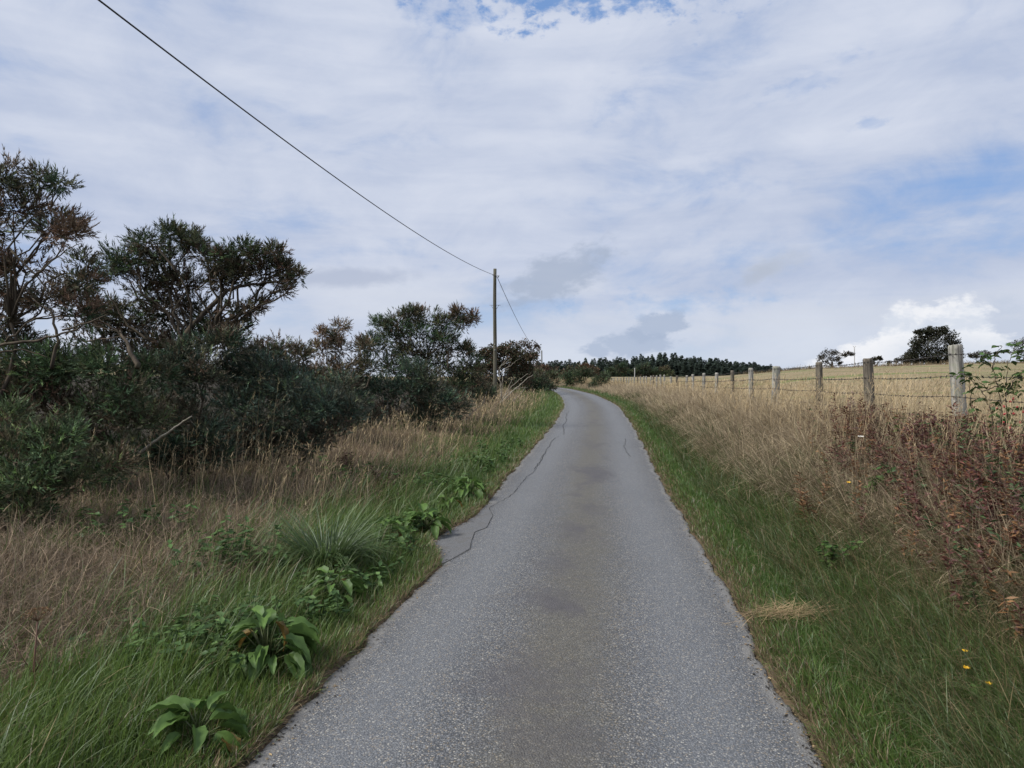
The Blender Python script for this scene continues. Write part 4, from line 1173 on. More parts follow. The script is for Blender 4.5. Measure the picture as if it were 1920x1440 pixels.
gfr = R.random(tn) < .10 + .42 * sm((fbm(x * 1.1 + 5, y * 1.1, 53) - .5) / .12) + .6 * sm((2.5 - vv) / .9) * sm((y - 5) / 3)
x, y, azm, mag, ix = tufts(x, y, 21, .075, (.25, -.1), .7); n = len(x)
h = th_[ix] * (.5 + .8 * R.random(n)); tt = np.clip(tc_[ix] + R.normal(0, .15, n), 0, 1)
c0 = colarr((0.085, 0.064, 0.047), STRAW2, tt); c1 = colarr((0.20, 0.16, 0.12), (0.54, 0.43, 0.30), tt, .35)  # roots darkened: shade in the gaps of the mat is put into the colour
gr = (gfr[ix] & (R.random(n) < .8))[:, None]
c0 = np.where(gr, colarr(GREEN3, GREEN1, R.random(n)), c0); c1 = np.where(gr, colarr(GREEN1, (0.11, 0.16, 0.05), R.random(n)), c1)
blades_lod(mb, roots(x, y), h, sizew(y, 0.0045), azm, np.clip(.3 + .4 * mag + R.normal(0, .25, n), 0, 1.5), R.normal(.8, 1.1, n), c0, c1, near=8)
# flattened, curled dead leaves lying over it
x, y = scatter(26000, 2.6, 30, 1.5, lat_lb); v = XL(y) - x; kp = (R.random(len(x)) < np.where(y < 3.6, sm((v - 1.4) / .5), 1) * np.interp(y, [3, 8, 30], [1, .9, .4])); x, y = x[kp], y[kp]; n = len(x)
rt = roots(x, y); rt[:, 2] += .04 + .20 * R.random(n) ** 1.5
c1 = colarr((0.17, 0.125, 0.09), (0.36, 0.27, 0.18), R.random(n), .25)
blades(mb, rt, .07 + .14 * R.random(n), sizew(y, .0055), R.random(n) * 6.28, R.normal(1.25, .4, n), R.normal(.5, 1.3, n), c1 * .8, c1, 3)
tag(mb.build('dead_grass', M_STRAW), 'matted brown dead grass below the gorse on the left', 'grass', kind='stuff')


def seed_stalks(mb, x, y, h, w, azm, lean, c, head=0.12, hw=0.009, heads=6):
    """thin straw stems with a feathery seed head"""
    n = len(x); rt = roots(x, y); bend = np.abs(R.normal(.25, .2, n))
    blades(mb, rt, h, w, azm, lean, bend, c * 0.85, c, 4)
    # position of the tip
    dirv = np.stack([np.cos(azm), np.sin(azm), 0 * azm], 1); p = rt.copy(); sv = []
    for k in range(4):
        th = lean + bend * (k + .5) / 4
        stp = (h / 4)[:, None] * (np.sin(th)[:, None] * dirv + np.cos(th)[:, None] * np.array([0, 0, 1.])); p = p + stp
    ax = unit(stp)
    for k in range(heads):
        pp = p - ax * (head * (k / heads))
        dd = ax + R.normal(0, .35, (n, 3))
        azk = np.arctan2(dd[:, 1], dd[:, 0]); ln = np.arctan2(np.hypot(dd[:, 0], dd[:, 1]), dd[:, 2])
        blades(mb, pp, np.full(n, head * .4), np.broadcast_to(hw, (n,)) * (y / 8).clip(.6, 4), azk, ln, np.abs(R.normal(.2, .2, n)), c * .9, c * 1.05, 2)


# tall straw stalks on the left in front of the gorse
mb = MB()
spots = [(455, 905, 9.3, 190, 0.55), (520, 930, 8.2, 220, .5), (560, 950, 7.9, 120, .4), (400, 930, 8.6, 90, .5), (300, 950, 8.0, 70, .5), (180, 960, 7.3, 40, .5), (720, 830, 13.8, 200, .7), (780, 830, 14.5, 260, .8), (690, 850, 12.5, 160, .7),
         (850, 800, 18.5, 220, .9), (900, 790, 21, 260, 1.0), (940, 780, 24, 240, 1.1), (640, 880, 11, 120, .6), (980, 765, 30, 200, 1.2), (1010, 752, 36, 160, 1.2), (830, 860, 12.2, 60, .6), (960, 775, 26, 200, 1.2)]
for px, py, dist, n, spr in spots:
    x0 = (px - 960) / F * dist
    n = int(n * .28); x = x0 + R.normal(0, spr, n); y = dist + R.normal(0, spr, n)
    ok = x < XL(y) - .85; x, y = x[ok], y[ok]; n = len(x)
    h = (0.45 + 0.45 * R.random(n)) * np.interp(dist, [8, 14, 30], [.9, .95, .8])
    seed_stalks(mb, x, y, h, sizew(y, .0032), R.normal(.5, 1.2, n), np.abs(R.normal(.15, .16, n)), colarr(STRAW1, PALE, R.random(n)), .14, .0075, 5)
x = np.array([(p - 960) / F * dd for p, dd in ((430, 9.0), (452, 9.1), (470, 9.1), (505, 9.0), (475, 9.3), (20, 6.0), (70, 6.2), (345, 7.5), (365, 7.4), (280, 7.6))]); y = np.array([9.0, 9.1, 9.1, 9.0, 9.3, 6.0, 6.2, 7.5, 7.4, 7.6])
seed_stalks(mb, x, y, np.array([1.25, 1.35, 1.2, 1.45, 1.5, 1.0, .9, .9, 1.0, .8]), np.full(10, .006), R.normal(.3, 1, 10), np.abs(R.normal(.1, .08, 10)), colarr((.2, .19, .1), STRAW1, R.random(10)), .18, .008, 5)
tag(mb.build('straw_stalks', M_STRAW), 'tall pale seeding grass stalks standing before the left gorse', 'grass', kind='stuff')

# right bank: straw grass arching over
mb = MB()
def lat_rb(y): return XR(y) + np.interp(y, [2, 6, 15, 40, 80], [1.5, 1.25, 1.0, .85, .8]), XF(y) + 0.35
x, y = scatter(6900, 2.8, 92, 1.45, lat_rb)
tn = len(x); sS = (x - XR(y)) / (XF(y) - XR(y)); pt = fbm(x * .8, y * .7, 61)
kp = R.random(tn) < (.5 + .8 * pt) * np.where((y < 9) & (960 + x / y * F > 1600) & (sS > .5), .6, 1); x, y, sS, pt = x[kp], y[kp], sS[kp], pt[kp]; tn = len(x)
th_ = (0.22 + 0.38 * R.random(tn)) * (.6 + .5 * sm(sS)) * (.75 + .5 * pt) * np.interp(y, [4, 9, 40, 90], [.85, 1.05, 1.15, 1.1])
grn = sm((.64 - sS + .25 * (R.random(tn) - .5)) / .3) * sm((26 - y) / 14)
tc_ = np.clip(R.normal(.5, .26, tn) + .2 * sm((y - 9) / 12) - .25 * grn, 0, 1); gfr = R.random(tn) < .04 + .6 * grn
x, y, azm, mag, ix = tufts(x, y, 21, .07, (-.75, -.15), .5); n = len(x)
h = th_[ix] * (.5 + .8 * R.random(n)); tt = np.clip(tc_[ix] + R.normal(0, .15, n), 0, 1)
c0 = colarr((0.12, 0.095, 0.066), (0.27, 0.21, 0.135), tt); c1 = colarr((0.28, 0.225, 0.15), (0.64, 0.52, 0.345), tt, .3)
gr = (gfr[ix] & (R.random(n) < .75))[:, None]
c0 = np.where(gr, colarr(GREEN3, (0.05, .07, .03), R.random(n)), c0); c1 = np.where(gr, colarr((.08, .11, .036), (0.18, 0.19, 0.085), R.random(n)), c1)
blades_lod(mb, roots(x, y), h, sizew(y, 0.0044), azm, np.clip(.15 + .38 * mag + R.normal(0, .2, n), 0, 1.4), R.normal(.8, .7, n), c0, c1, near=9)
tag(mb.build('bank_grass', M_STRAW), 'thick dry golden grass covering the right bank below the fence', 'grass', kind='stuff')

# big arching tussocks that break up the bank
mb = MB()
x, y = scatter(230, 4.2, 40, .75, lambda y: (XR(y) + np.interp(y, [4, 10, 40], [1.35, 1.1, 1.0]), XF(y) - .3)); kp = ~((y < 9.5) & (960 + x / y * F > 1560)); x, y = x[kp], y[kp]; tn = len(x)
sS = (x - XR(y)) / (XF(y) - XR(y)); tc_ = R.random(tn); th_ = .42 + .3 * R.random(tn)
grn = R.random(tn) < sm((.75 - sS) / .4) * .7
x, y, azm, mag, ix = tufts(x, y, 110, .06, (-.45, -.3), .35); n = len(x)
c1 = colarr((.28, .225, .15), (.64, .52, .35), np.clip(tc_[ix] + R.normal(0, .2, n), 0, 1), .2); c0 = c1 * .55
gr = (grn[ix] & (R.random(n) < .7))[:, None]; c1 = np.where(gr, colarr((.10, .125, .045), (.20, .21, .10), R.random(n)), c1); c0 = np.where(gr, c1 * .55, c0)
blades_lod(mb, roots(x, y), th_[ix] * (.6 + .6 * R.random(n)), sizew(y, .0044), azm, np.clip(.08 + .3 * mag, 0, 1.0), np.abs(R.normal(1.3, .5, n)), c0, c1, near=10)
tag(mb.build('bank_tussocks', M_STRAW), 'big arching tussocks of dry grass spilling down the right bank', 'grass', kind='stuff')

# upright seed stalks along and behind the fence
mb = MB()
def lat_fs(y): return XF(y) - 0.9, XF(y) + 1.6
x, y = scatter(6500, 5.0, 90, 1.25, lat_fs); n = len(x)
kp = R.random(n) < np.where(y < 9, .75, 1) * (.3 + 1.2 * fbm(x, y, 63)); x, y = x[kp], y[kp]; n = len(x)
seed_stalks(mb, x, y, 0.5 + 0.42 * R.random(n), sizew(y, .0030), R.normal(.2, 1.0, n), np.abs(R.normal(.22, .16, n)), colarr(STRAW1, PALE, R.random(n)), .13, .0065, 5)
tag(mb.build('straw_stalks', M_STRAW), 'pale feathery grass stalks waving along the fence line', 'grass', kind='stuff')

# stubble field
mb = MB()
def lat_field(y): return XF(y) + .4, np.minimum(XF(y) + 60, .92 * y + 2)
x, y = scatter(75000, 6.0, 112, 1.15, lat_field); n = len(x)
rowm = np.clip((fbm(x * .035, y * .8 + x * .05, 71) - .5) * 2.6 + .5, 0, 1)
kp = R.random(n) < (.35 + 1.1 * rowm); x, y, rowm = x[kp], y[kp], rowm[kp]; n = len(x)
gf = np.clip((fbm(x * .045, y * .16, 73) - .48) * 7, 0, 1)
near = np.exp(-(x - XF(y)) / 2.5)
kp = R.random(n) < np.interp(y, [8, 20, 50, 112], [.9, .42, .2, .12]); x, y, rowm, gf, near = x[kp], y[kp], rowm[kp], gf[kp], near[kp]; n = len(x)
h = (.10 + .12 * R.random(n)) * (.7 + .7 * rowm) * (1 + 1.6 * near) * np.interp(y, [10, 30, 80], [1, .6, .5])
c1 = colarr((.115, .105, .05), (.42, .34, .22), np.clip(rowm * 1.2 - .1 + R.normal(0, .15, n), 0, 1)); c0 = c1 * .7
gr = (R.random(n) < .15 + .75 * gf)[:, None]
c1 = np.where(gr, colarr((.08, .12, .035), (.15, .18, .065), R.random(n)), c1); c0 = np.where(gr, c1 * .7, c0)
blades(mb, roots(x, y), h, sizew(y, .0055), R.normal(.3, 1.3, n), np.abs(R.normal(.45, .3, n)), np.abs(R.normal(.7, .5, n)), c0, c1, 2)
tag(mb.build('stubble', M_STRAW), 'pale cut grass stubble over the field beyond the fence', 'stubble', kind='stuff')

# rough grass and hummocks along the field skyline
mb = MB(); n = 420
th_ = .33 + .45 * R.random(n); y = 112 + R.normal(0, 3.0, n); x = th_ * y
x, y, azm, mag, ix = tufts(x, y, 12, .35, (.2, 0), .5); n = len(x)
c1 = colarr((.16, .12, .075), (.36, .28, .18), R.random(n), .3); gr = (R.random(n) < .25)[:, None]; c1 = np.where(gr, colarr((.07, .08, .035), (.12, .12, .06), R.random(n)), c1)
blades(mb, roots(x, y), (.25 + .75 * R.random(n) ** 2) * (.4 + fbm(x * .25, y * .25, 95)), np.full(n, .06), azm, np.clip(.2 + .35 * mag, 0, 1.3), R.normal(.5, .4, n), c1 * .75, c1, 3)
tag(mb.build('rough_grass', M_STRAW), 'rough brown grass along the skyline of the field', 'grass', kind='stuff')

# far golden bank at the bend
mb = MB()
for px, dist, n, sx_, sy_ in ((1068, 88, 1500, 1.6, 3), (1108, 80, 1700, 1.8, 3), (1118, 74, 900, 1.2, 3), (1055, 96, 900, 2, 4), (1100, 92, 700, 2.5, 3)):
    x0 = (px - 960) / F * dist
    x = x0 + R.normal(0, sx_, n); y = dist + R.normal(0, sy_, n)
    ok = x > XR(y) + .8; x, y = x[ok], y[ok]; n = len(x)
    c1 = colarr(STRAW1, PALE, R.random(n))
    blades(mb, roots(x, y), .6 + .6 * R.random(n), np.full(n, .05), R.normal(PI, 1.2, n), np.abs(R.normal(.25, .2, n)), np.abs(R.normal(.5, .4, n)), c1 * .8, c1, 3)
tag(mb.build('bank_grass', M_STRAW), 'golden grass tufts on the far bank at the bend of the lane', 'grass', kind='stuff')

# ------------------------------------------------------------------ broad leaved weeds on the left verge
def ground_at(px, py, lift=0.0):
    dd = np.geomspace(2, 120, 8000); x = (px - 960) / F * dd; z = EYE + (720 - py) / F * dd
    k = int(np.argmax(z < H(x, dd) + lift)); return float(x[k]), float(dd[k]), float(H(x[k], dd[k]))


def dock_leaf_mesh(seed):
    r = np.random.default_rng(seed); nl, nw = 9, 4
    V = []; U = []
    ph = r.random() * 6
    for a in range(nl + 1):
        t = a / nl
        wdt = 0.215 * (math.sin(PI * min(1, t * 0.93 + 0.07) ** 0.8) ** 0.75) * (1 if t > .02 else .3) + 0.004
        if t > .97: wdt = .01
        bendz = -0.42 * t * t + 0.1 * t
        for b in range(-nw // 2, nw // 2 + 1):
            s = b / (nw / 2)
            ruff = 0.035 * math.sin(t * 17 + ph + s * 2) * abs(s)
            V.append((t * (1 - .12 * t), s * wdt * (1 + .06 * math.sin(t * 23 + ph)), bendz + 0.16 * abs(s) * wdt / .2 + ruff))
            U.append(1.0 - .25 * (abs(s) < .1))
    T = []; m = nw + 1
    for a in range(nl):
        for b in range(nw):
            q = a * m + b; T += [(q, q + m, q + m + 1), (q, q + m + 1, q + 1)]
    base = np.array((0.080, 0.140, 0.036)) * (.8 + .45 * r.random())
    c = np.ones((len(V), 3)) * base[None]
    rib = np.array(U)[:, None] < .9
    c = np.where(rib, c * np.array([1.35, 1.3, 1.3]), c)
    me = tri_mesh('leaf', np.array(V), np.array(T), c, smooth=True); me.materials.append(M_LEAF); return me


dock_leaves = [dock_leaf_mesh(300 + k) for k in range(6)]
yl = dock_leaves[0].copy(); yl.name = 'leaf_yellow'
a = yl.color_attributes['Col']; cc = np.ones((len(yl.vertices), 4), dtype=np.float32); nzz = R.random(len(yl.vertices)); cc[:, :3] = cmix((.22, .13, .03), (.10, .08, .03), nzz); a.data.foreach_set('color', cc.ravel())
DOCK = 'dock plants on the left verge'


def dock(label, px, py, n, size, hgt, yellow=1):
    x, y, z = ground_at(px, py)
    root = thing('dock_plant', label, 'plant', (x, y, z), DOCK)
    st = MB()
    n = int(n * 1.5)
    for k in range(n):
        a = k * 2.4 + R.normal(0, .3); f = R.random()
        rr_ = size * (.12 + .5 * f); hz = hgt * (.95 - .6 * f) + R.normal(0, .03) * hgt
        p0 = np.array([0.02 * math.cos(a), .02 * math.sin(a), -.02]); p1 = np.array([rr_ * math.cos(a), rr_ * math.sin(a), max(hz, .05)])
        mid = p0 * .4 + p1 * .6 + np.array([0, 0, .06 * hgt]) - np.array([math.cos(a), math.sin(a), 0]) * .02
        tube(st, [p0, mid, p1], [.005, .004, .003], 5, (0.085, 0.10, 0.04))
        yel = k < yellow
        o = put('leaf', yl if yel else dock_leaves[int(R.integers(6))], None, root, tuple(p1))
        L_ = size * (.40 + .38 * R.random()); o.scale = (L_, L_ * (.85 + .4 * R.random()), L_)
        o.rotation_euler = (R.normal(0, .25), (.75 if yel else -.25 + .75 * f) + R.normal(0, .2), a + R.normal(0, .35))
        if yel: o['label'] = 'yellowing withered leaf'
    st.build('stalks', M_LEAF, root)


dock('largest dock plant with broad drooping leaves and a yellowed leaf at bottom left', 500, 1255, 24, .30, .30, 2)
dock('dock plant at the foot of the arching grass tussock', 625, 1140, 16, .26, .25)
dock('dock plant nearest the camera at the bottom left beside the lane', 370, 1395, 13, .27, .15)
dock('dock plant spreading right above the patched lane edge', 795, 1000, 18, .30, .24)
dock('dock plant between the tussock and the patched lane edge', 730, 1022, 13, .27, .22)
dock('farther dock plant with pale green leaves beyond the patched edge', 880, 935, 16, .30, .26)
dock('small dock plant beside the farther pale dock', 840, 955, 9, .24, .18)
dock('small dock plant left of the largest dock among nettles', 330, 1240, 8, .22, .18, 0)

# leafy nettles and creeping weeds
mb = MB()
for px, py, n, spr, hh in ((420, 1235, 260, .22, .22), (350, 1250, 180, .2, .18), (470, 1210, 200, .22, .24), (560, 1160, 160, .2, .2), (640, 1110, 160, .2, .2), (700, 1040, 200, .22, .22), (430, 1090, 150, .14, .34), (450, 1080, 120, .12, .36), (560, 1250, 70, .15, .1),
                           (30, 1425, 60, .09, .10), (240, 1230, 90, .2, .12), (760, 1000, 160, .25, .2), (850, 920, 200, .35, .24), (920, 880, 220, .45, .25), (600, 900, 120, .4, .3), (265, 1010, 80, .2, .3), (950, 850, 160, .6, .25), (170, 1010, 40, .2, .25)):
    x0, y0, z0 = ground_at(px, py); ks = max(6, n // 8)
    for k in range(ks):
        bx, by = x0 + R.normal(0, spr), y0 + R.normal(0, spr)
        if bx > XL(by) - .12: continue
        bz = float(H(bx, by)); h_ = hh * (.5 + .7 * R.random()); top = np.array([bx + R.normal(0, .05), by + R.normal(0, .05), bz + h_])
        tube(mb, [(bx, by, bz - .02), tuple((np.array([bx, by, bz]) + top) / 2 + R.normal(0, .01, 3)), tuple(top)], [.003, .0025, .0015], 4, (.05, .08, .03))
        m = 14; t_ = R.random(m) ** .7; pp = np.array([bx, by, bz]) * (1 - t_[:, None]) + top * t_[:, None]
        a = R.random(m) * 6.28; dv = np.stack([np.cos(a), np.sin(a), R.normal(.0, .3, m)], 1)
        lc = colarr((.05, .095, .032), (.10, .165, .055), R.random(m), .15)
        leaves(mb, pp, dv, np.array([0, 0, 1.]) + R.normal(0, .25, (m, 3)), (.045 + .035 * R.random(m)) * np.interp(y0, [4, 10], [1, 1.5]), .034 * np.interp(y0, [4, 10], [1, 1.5]), lc)
tag(mb.build('leafy_weeds', M_LEAF), 'low leafy green nettles and weeds along the left verge', 'weeds', kind='stuff')

# arching tussock
x0, y0, z0 = ground_at(612, 1075)
mb = MB(); n = 650
a = R.random(n) * 2 * PI; rr_ = .11 * np.sqrt(R.random(n))
rt = np.stack([x0 + rr_ * np.cos(a) * 1.2, y0 + rr_ * np.sin(a), np.full(n, z0 - .02)], 1)
c0 = colarr((.025, .05, .018), (.045, .085, .028), R.random(n)); c1 = colarr((.085, .145, .045), (.17, .215, .09), R.random(n))
blades(mb, rt, .45 + .4 * R.random(n), np.full(n, .0095), a + R.normal(0, .5, n), .08 + .4 * R.random(n), .7 + 1.7 * R.random(n), c0, c1, 6)
tag(mb.build('grass_tussock', M_GRASS, None, (x0, y0, z0)), 'big arching dark green grass tussock above the docks', 'grass tussock')

# dead hogweed
x0, y0, z0 = ground_at(62, 1318)
hw_ = thing('dead_hogweed', 'dead brown hogweed stem with flat seed head at the left edge', 'plant', (x0, y0, z0))
hh = 0.40
mb = MB(); tube(mb, [(0, 0, -.02), (.006, 0, hh * .5), (.022, 0, hh)], [.006, .005, .003], 6)
for q in ((-.11, 0, .33), (.07, .03, .34)): tube(mb, [(.004, 0, .14), (q[0] * .6, q[1], .24), q], [.003, .002, .0015], 5)
mb.build('stem', plain_mat('hogweed_stem', (.12, .06, .04), .7), hw_, smooth=True)
mb = MB()
for k in range(16):
    a = R.random() * 6.28; r_ = .07 * math.sqrt(R.random()); tip = np.array([.022 + r_ * math.cos(a), r_ * math.sin(a), hh + .055 - r_ * .3])
    tube(mb, [(.022, 0, hh), tuple(tip)], [.0015, .001], 4, (.15, .09, .055))
    d1 = unit(R.normal(0, 1, (14, 3)) + [0, 0, 1]); leaves(mb, tip + d1 * .008, d1, R.normal(0, 1, (14, 3)), .010, .006, colarr((.15, .09, .05), (.25, .16, .09), R.random(14)))
mb.build('seed_head', M_STRAW, hw_)

# ------------------------------------------------------------------ dead branches
def dead_branch(name, label, dist, strands, loc_px, r0, cat='branch'):
    x, y, z = ((loc_px[0] - 960) / F * dist, dist, 0); z = float(H(x, y)); b = np.array([x, y, z])
    mb = MB()
    for pts, rs in strands:
        q = np.array([P(p[0], p[1], dist + (p[2] if len(p) > 2 else 0)) for p in pts])
        tt = np.linspace(0, len(q) - 1, 5 * len(q)); qq = np.stack([np.interp(tt, np.arange(len(q)), q[:, a]) for a in range(3)], 1)
        sft = qq.copy(); sft[1:-1] = (qq[:-2] + 2 * qq[1:-1] + qq[2:]) / 4; sft += R.normal(0, .004 * dist / 9, sft.shape)
        tube(mb, sft, np.linspace(r0 * rs, r0 * rs * .3, len(tt)), 6)
    o = mb.build(name, M_DEAD, None, tuple(b), True); tag(o, label, cat); return o


dead_branch('broken_branch', 'pale broken branch sticking out of the left gorse', 8.0, [([(200, 905, 0), (245, 862, -.1), (290, 828, -.2), (330, 800, -.3), (358, 781, -.4)], 1.0), ([(255, 828), (225, 835), (190, 832)], .35), ([(252, 828), (265, 818)], .3), ([(262, 850), (230, 820), (255, 828)], .3), ([(300, 822), (338, 795)], .4), ([(215, 868), (240, 880), (270, 872)], .35)], (215, 905), .022)
dead_branch('fallen_branches', 'spray of bare grey branches leaning beside the telephone pole', 29, [([(905, 800), (930, 765, 0), (960, 735, -.3), (985, 712, -.5), (1000, 703, -.5)], 1.0), ([(925, 772), (945, 745), (965, 718, -.3), (990, 700, -.4)], .8), ([(930, 765), (950, 735), (962, 708)], .7), ([(915, 790), (945, 765), (975, 740, -.3), (985, 725, -.3)], .8), ([(940, 748), (938, 715), (935, 690), (960, 672)], .7),
             ([(935, 700), (950, 690), (975, 672)], .5), ([(948, 740), (970, 728), (990, 727)], .5), ([(900, 812), (925, 790), (960, 765), (980, 760)], .7), ([(935, 690), (945, 680), (952, 668)], .4), ([(940, 748), (943, 700), (955, 690)], .5)], (905, 805), .034)
dead_branch('bare_branch', 'forked bare grey branch lying in the grass right of the dark gorse', 20.5, [([(870, 790), (888, 770), (905, 758), (912, 735)], .9), ([(888, 770), (880, 778), (862, 772)], .5)], (868, 800), .022)

# ------------------------------------------------------------------ right bank: rusty plants, dog rose, flowers
mb = MB()
x, y = scatter(3400, 3.4, 11.5, .6, lambda y: (XR(y) + np.interp(y, [4, 7, 11], [1.15, 1.2, 1.6]), XF(y) + .1)); n = len(x); sS = (x - XR(y)) / (XF(y) - XR(y))
pxx = 960 + x / y * F
kp = R.random(n) < np.interp(pxx, [1480, 1600, 1740, 1950], [.05, .28, .75, 1.0]) * (.22 + .78 * sm((sS - .5) / .2)) * np.interp(y, [4, 7.5, 9, 11.5], [.6, 1, .7, .1]) * (.3 + 1.1 * fbm(x * 1.5, y * 1.5, 81))
for bx, by in zip(x[kp], y[kp]):
    bz = float(H(bx, by)); h_ = .18 + .30 * R.random(); top = np.array([bx + R.normal(-.05, .09), by + R.normal(0, .09), bz + h_])
    tube(mb, [(bx, by, bz - .03), tuple((np.array([bx, by, bz]) + top) / 2 + R.normal(0, .02, 3)), tuple(top)], [.003, .0025, .0015], 4, (.06, .03, .022))
    m = 26; t_ = .25 + .78 * R.random(m); pp = np.array([bx, by, bz]) * (1 - t_[:, None]) + top * t_[:, None]
    a = R.random(m) * 6.28; dv = np.stack([np.cos(a), np.sin(a), R.normal(.25, .4, m)], 1)
    q = R.random(); lc = colarr((.080, .026, .024), (.145, .060, .040), R.random(m), .3) if q < .66 else (colarr((.16, .075, .03), (.22, .12, .05), R.random(m)) if q < .84 else colarr((.04, .075, .025), (.07, .11, .035), R.random(m)))
    leaves(mb, pp, dv, np.array([0, 0, 1.]) + R.normal(0, .5, (m, 3)), .035 + .03 * R.random(m), .017, lc)
tag(mb.build('rusty_undergrowth', M_RUST), 'mass of rusty red leafy undergrowth on the right bank', 'undergrowth', kind='stuff')

WH = 'rusty willowherb stems by the fence'


def willowherb(label, px, py, dist, stems, hgt, cols, group=WH, wdt=.2):
    x = (px - 960) / F * dist; z = float(H(x, dist)); root = thing('willowherb', label, 'plant', (x, dist, z), group)
    st = MB(); lv = MB()
    for k in range(stems):
        b = np.array([R.normal(0, wdt * .5), R.normal(0, wdt * .5), -.03]); t = b + np.array([R.normal(-.02, .07), R.normal(0, .05), hgt * (.7 + .4 * R.random())])
        pth = wander(b, t, 6, .05); tube(st, pth, np.linspace(.004, .0018, 6), 5)
        m = 60; tt = .2 + .8 * R.random(m); pp = np.stack([np.interp(tt * 5, np.arange(6), pth[:, a]) for a in range(3)], 1)
        a = R.random(m) * 6.28; dv = np.stack([np.cos(a), np.sin(a), .35 + R.normal(0, .3, m)], 1)
        leaves(lv, pp, dv, np.array([0, 0, 1.]) + R.normal(0, .3, (m, 3)), (.07 + .05 * R.random(m)) * (1.15 - .5 * tt), .018, colarr(cols[0], cols[1], R.random(m)))
    st.build('stem', plain_mat('willowherb_stem', (.09, .035, .025), .7), root); o = lv.build('foliage', M_RUST, root); o['kind'] = 'stuff'


willowherb('rust brown willowherb clump in front of the second fence post from the right', 1622, 830, 8.4, 9, .62, ((.10, .042, .025), (.15, .068, .038)))
willowherb('faded grey pink willowherb spire behind the rust brown clump', 1600, 800, 9.0, 3, .75, ((.16, .11, .09), (.2, .14, .11)), wdt=.08)
willowherb('rusty willowherb at the foot of the thick leaning corner post', 1830, 850, 6.7, 8, .55, ((.12, .04, .03), (.17, .07, .045)))
willowherb('dark maroon willowherb between the two nearest fence posts', 1735, 850, 7.0, 7, .45, ((.075, .022, .024), (.12, .045, .04)))
willowherb('tall orange brown dock stem standing in the bank grass below the fence', 1525, 985, 7.0, 3, .55, ((.16, .08, .035), (.2, .11, .05)), wdt=.06)
willowherb('orange brown withered stems low on the right bank', 1890, 1110, 4.3, 4, .34, ((.17, .08, .04), (.22, .12, .06)), wdt=.12)

# bramble sprays
def bramble(label, px, py, dist, n, spread, colr, lift):
    x = (px - 960) / F * dist; z = float(H(x, dist)); root = thing('bramble', label, 'bramble', (x, dist, z), 'bramble sprays on the right bank')
    st = MB(); lv = MB(); top = EYE + (720 - py) / F * dist - z
    for k in range(n):
        e = np.array([R.normal(0, spread), R.normal(-.1, spread * .6), max(.1, top + R.normal(0, spread * .5))])
        pth = wander((0, 0, -.02), e, 6, .1, .12); tube(st, pth, np.linspace(.004, .0015, 6), 5)
        m = 15; tt = .35 + .65 * R.random(m); pp = np.stack([np.interp(tt * 5, np.arange(6), pth[:, a]) for a in range(3)], 1)
        a = R.random(m) * 6.28; dv = np.stack([np.cos(a), np.sin(a), R.normal(.1, .3, m)], 1)
        leaves(lv, pp, dv, np.array([0, -.3, 1.]) + R.normal(0, .3, (m, 3)), .05 + .025 * R.random(m), .036, colarr(colr[0], colr[1], R.random(m)))
    st.build('stem', plain_mat('bramble_stem', (.07, .045, .03), .7), root); o = lv.build('foliage', M_LEAF, root); o['kind'] = 'stuff'


BG = ((.04, .085, .022), (.085, .14, .035))
willowherb('dark brown dead dock stems in the left grass below the grey green gorse', 655, 905, 10.6, 6, .5, ((.075, .045, .032), (.12, .075, .05)), group='dead dock stems on the left', wdt=.25)
willowherb('withered brown stems left of the farther pale dock', 735, 925, 10.0, 4, .36, ((.07, .045, .03), (.11, .07, .045)), group='dead dock stems on the left', wdt=.15)
bramble('bright green bramble spray beside the small white blossom', 1640, 825, 7.6, 5, .13, BG, 0)
bramble('green bramble leaves arching below the wire left of the corner post', 1700, 785, 7.3, 4, .12, ((.06, .09, .025), (.09, .12, .035)), 0)
bramble('small green bramble spray low in the rusty undergrowth', 1625, 890, 6.6, 4, .10, BG, 0)
bramble('yellow green bramble leaves in the middle of the right bank', 1560, 1010, 5.6, 5, .10, BG, 0)
bramble('green bramble leaves high in the reddest undergrowth near the right edge', 1870, 925, 5.6, 5, .14, BG, 0)
bramble('pale green bramble sprig at the bottom right corner', 1870, 1350, 3.35, 5, .10, ((.07, .12, .035), (.10, .16, .05)), 0)

# dog rose with hips
RX0 = (1875 - 960) / F * 6.1; b = np.array([RX0, 6.1, float(H(RX0, 6.1))])
rose = thing('dog_rose', 'dog rose with green leaves and red hips at the right edge', 'shrub', tuple(b))
st = MB(); tips = []
main = [[(1850, 960), (1830, 850), (1822, 770), (1818, 720), (1800, 690)], [(1880, 950), (1878, 820), (1876, 740), (1860, 690), (1835, 668)], [(1890, 960), (1895, 850), (1885, 730), (1890, 680), (1905, 650)], [(1880, 900), (1860, 770), (1840, 735), (1808, 700)],
        [(1890, 940), (1915, 830), (1925, 740), (1925, 680), (1935, 650)], [(1876, 760), (1900, 715), (1920, 700)], [(1860, 690), (1868, 665), (1880, 650)], [(1830, 850), (1860, 800), (1905, 790)], [(1895, 850), (1880, 800), (1875, 770)], [(1900, 900), (1890, 850), (1880, 830)], [(1840, 735), (1870, 725), (1900, 735)],
        [(1880, 900), (1865, 850), (1850, 810)], [(1920, 900), (1935, 800), (1950, 720)]]
for pts in main:
    off = R.normal(0, .15)
    q = np.array([P(p[0], p[1], 6.1 + off) for p in pts]); tt = np.linspace(0, len(q) - 1, 5 * len(q)); qq = np.stack([np.interp(tt, np.arange(len(q)), q[:, a]) for a in range(3)], 1) + R.normal(0, .006, (len(tt), 3))
    tube(st, qq, np.linspace(.0055, .002, len(tt)), 5); tips.append(qq)
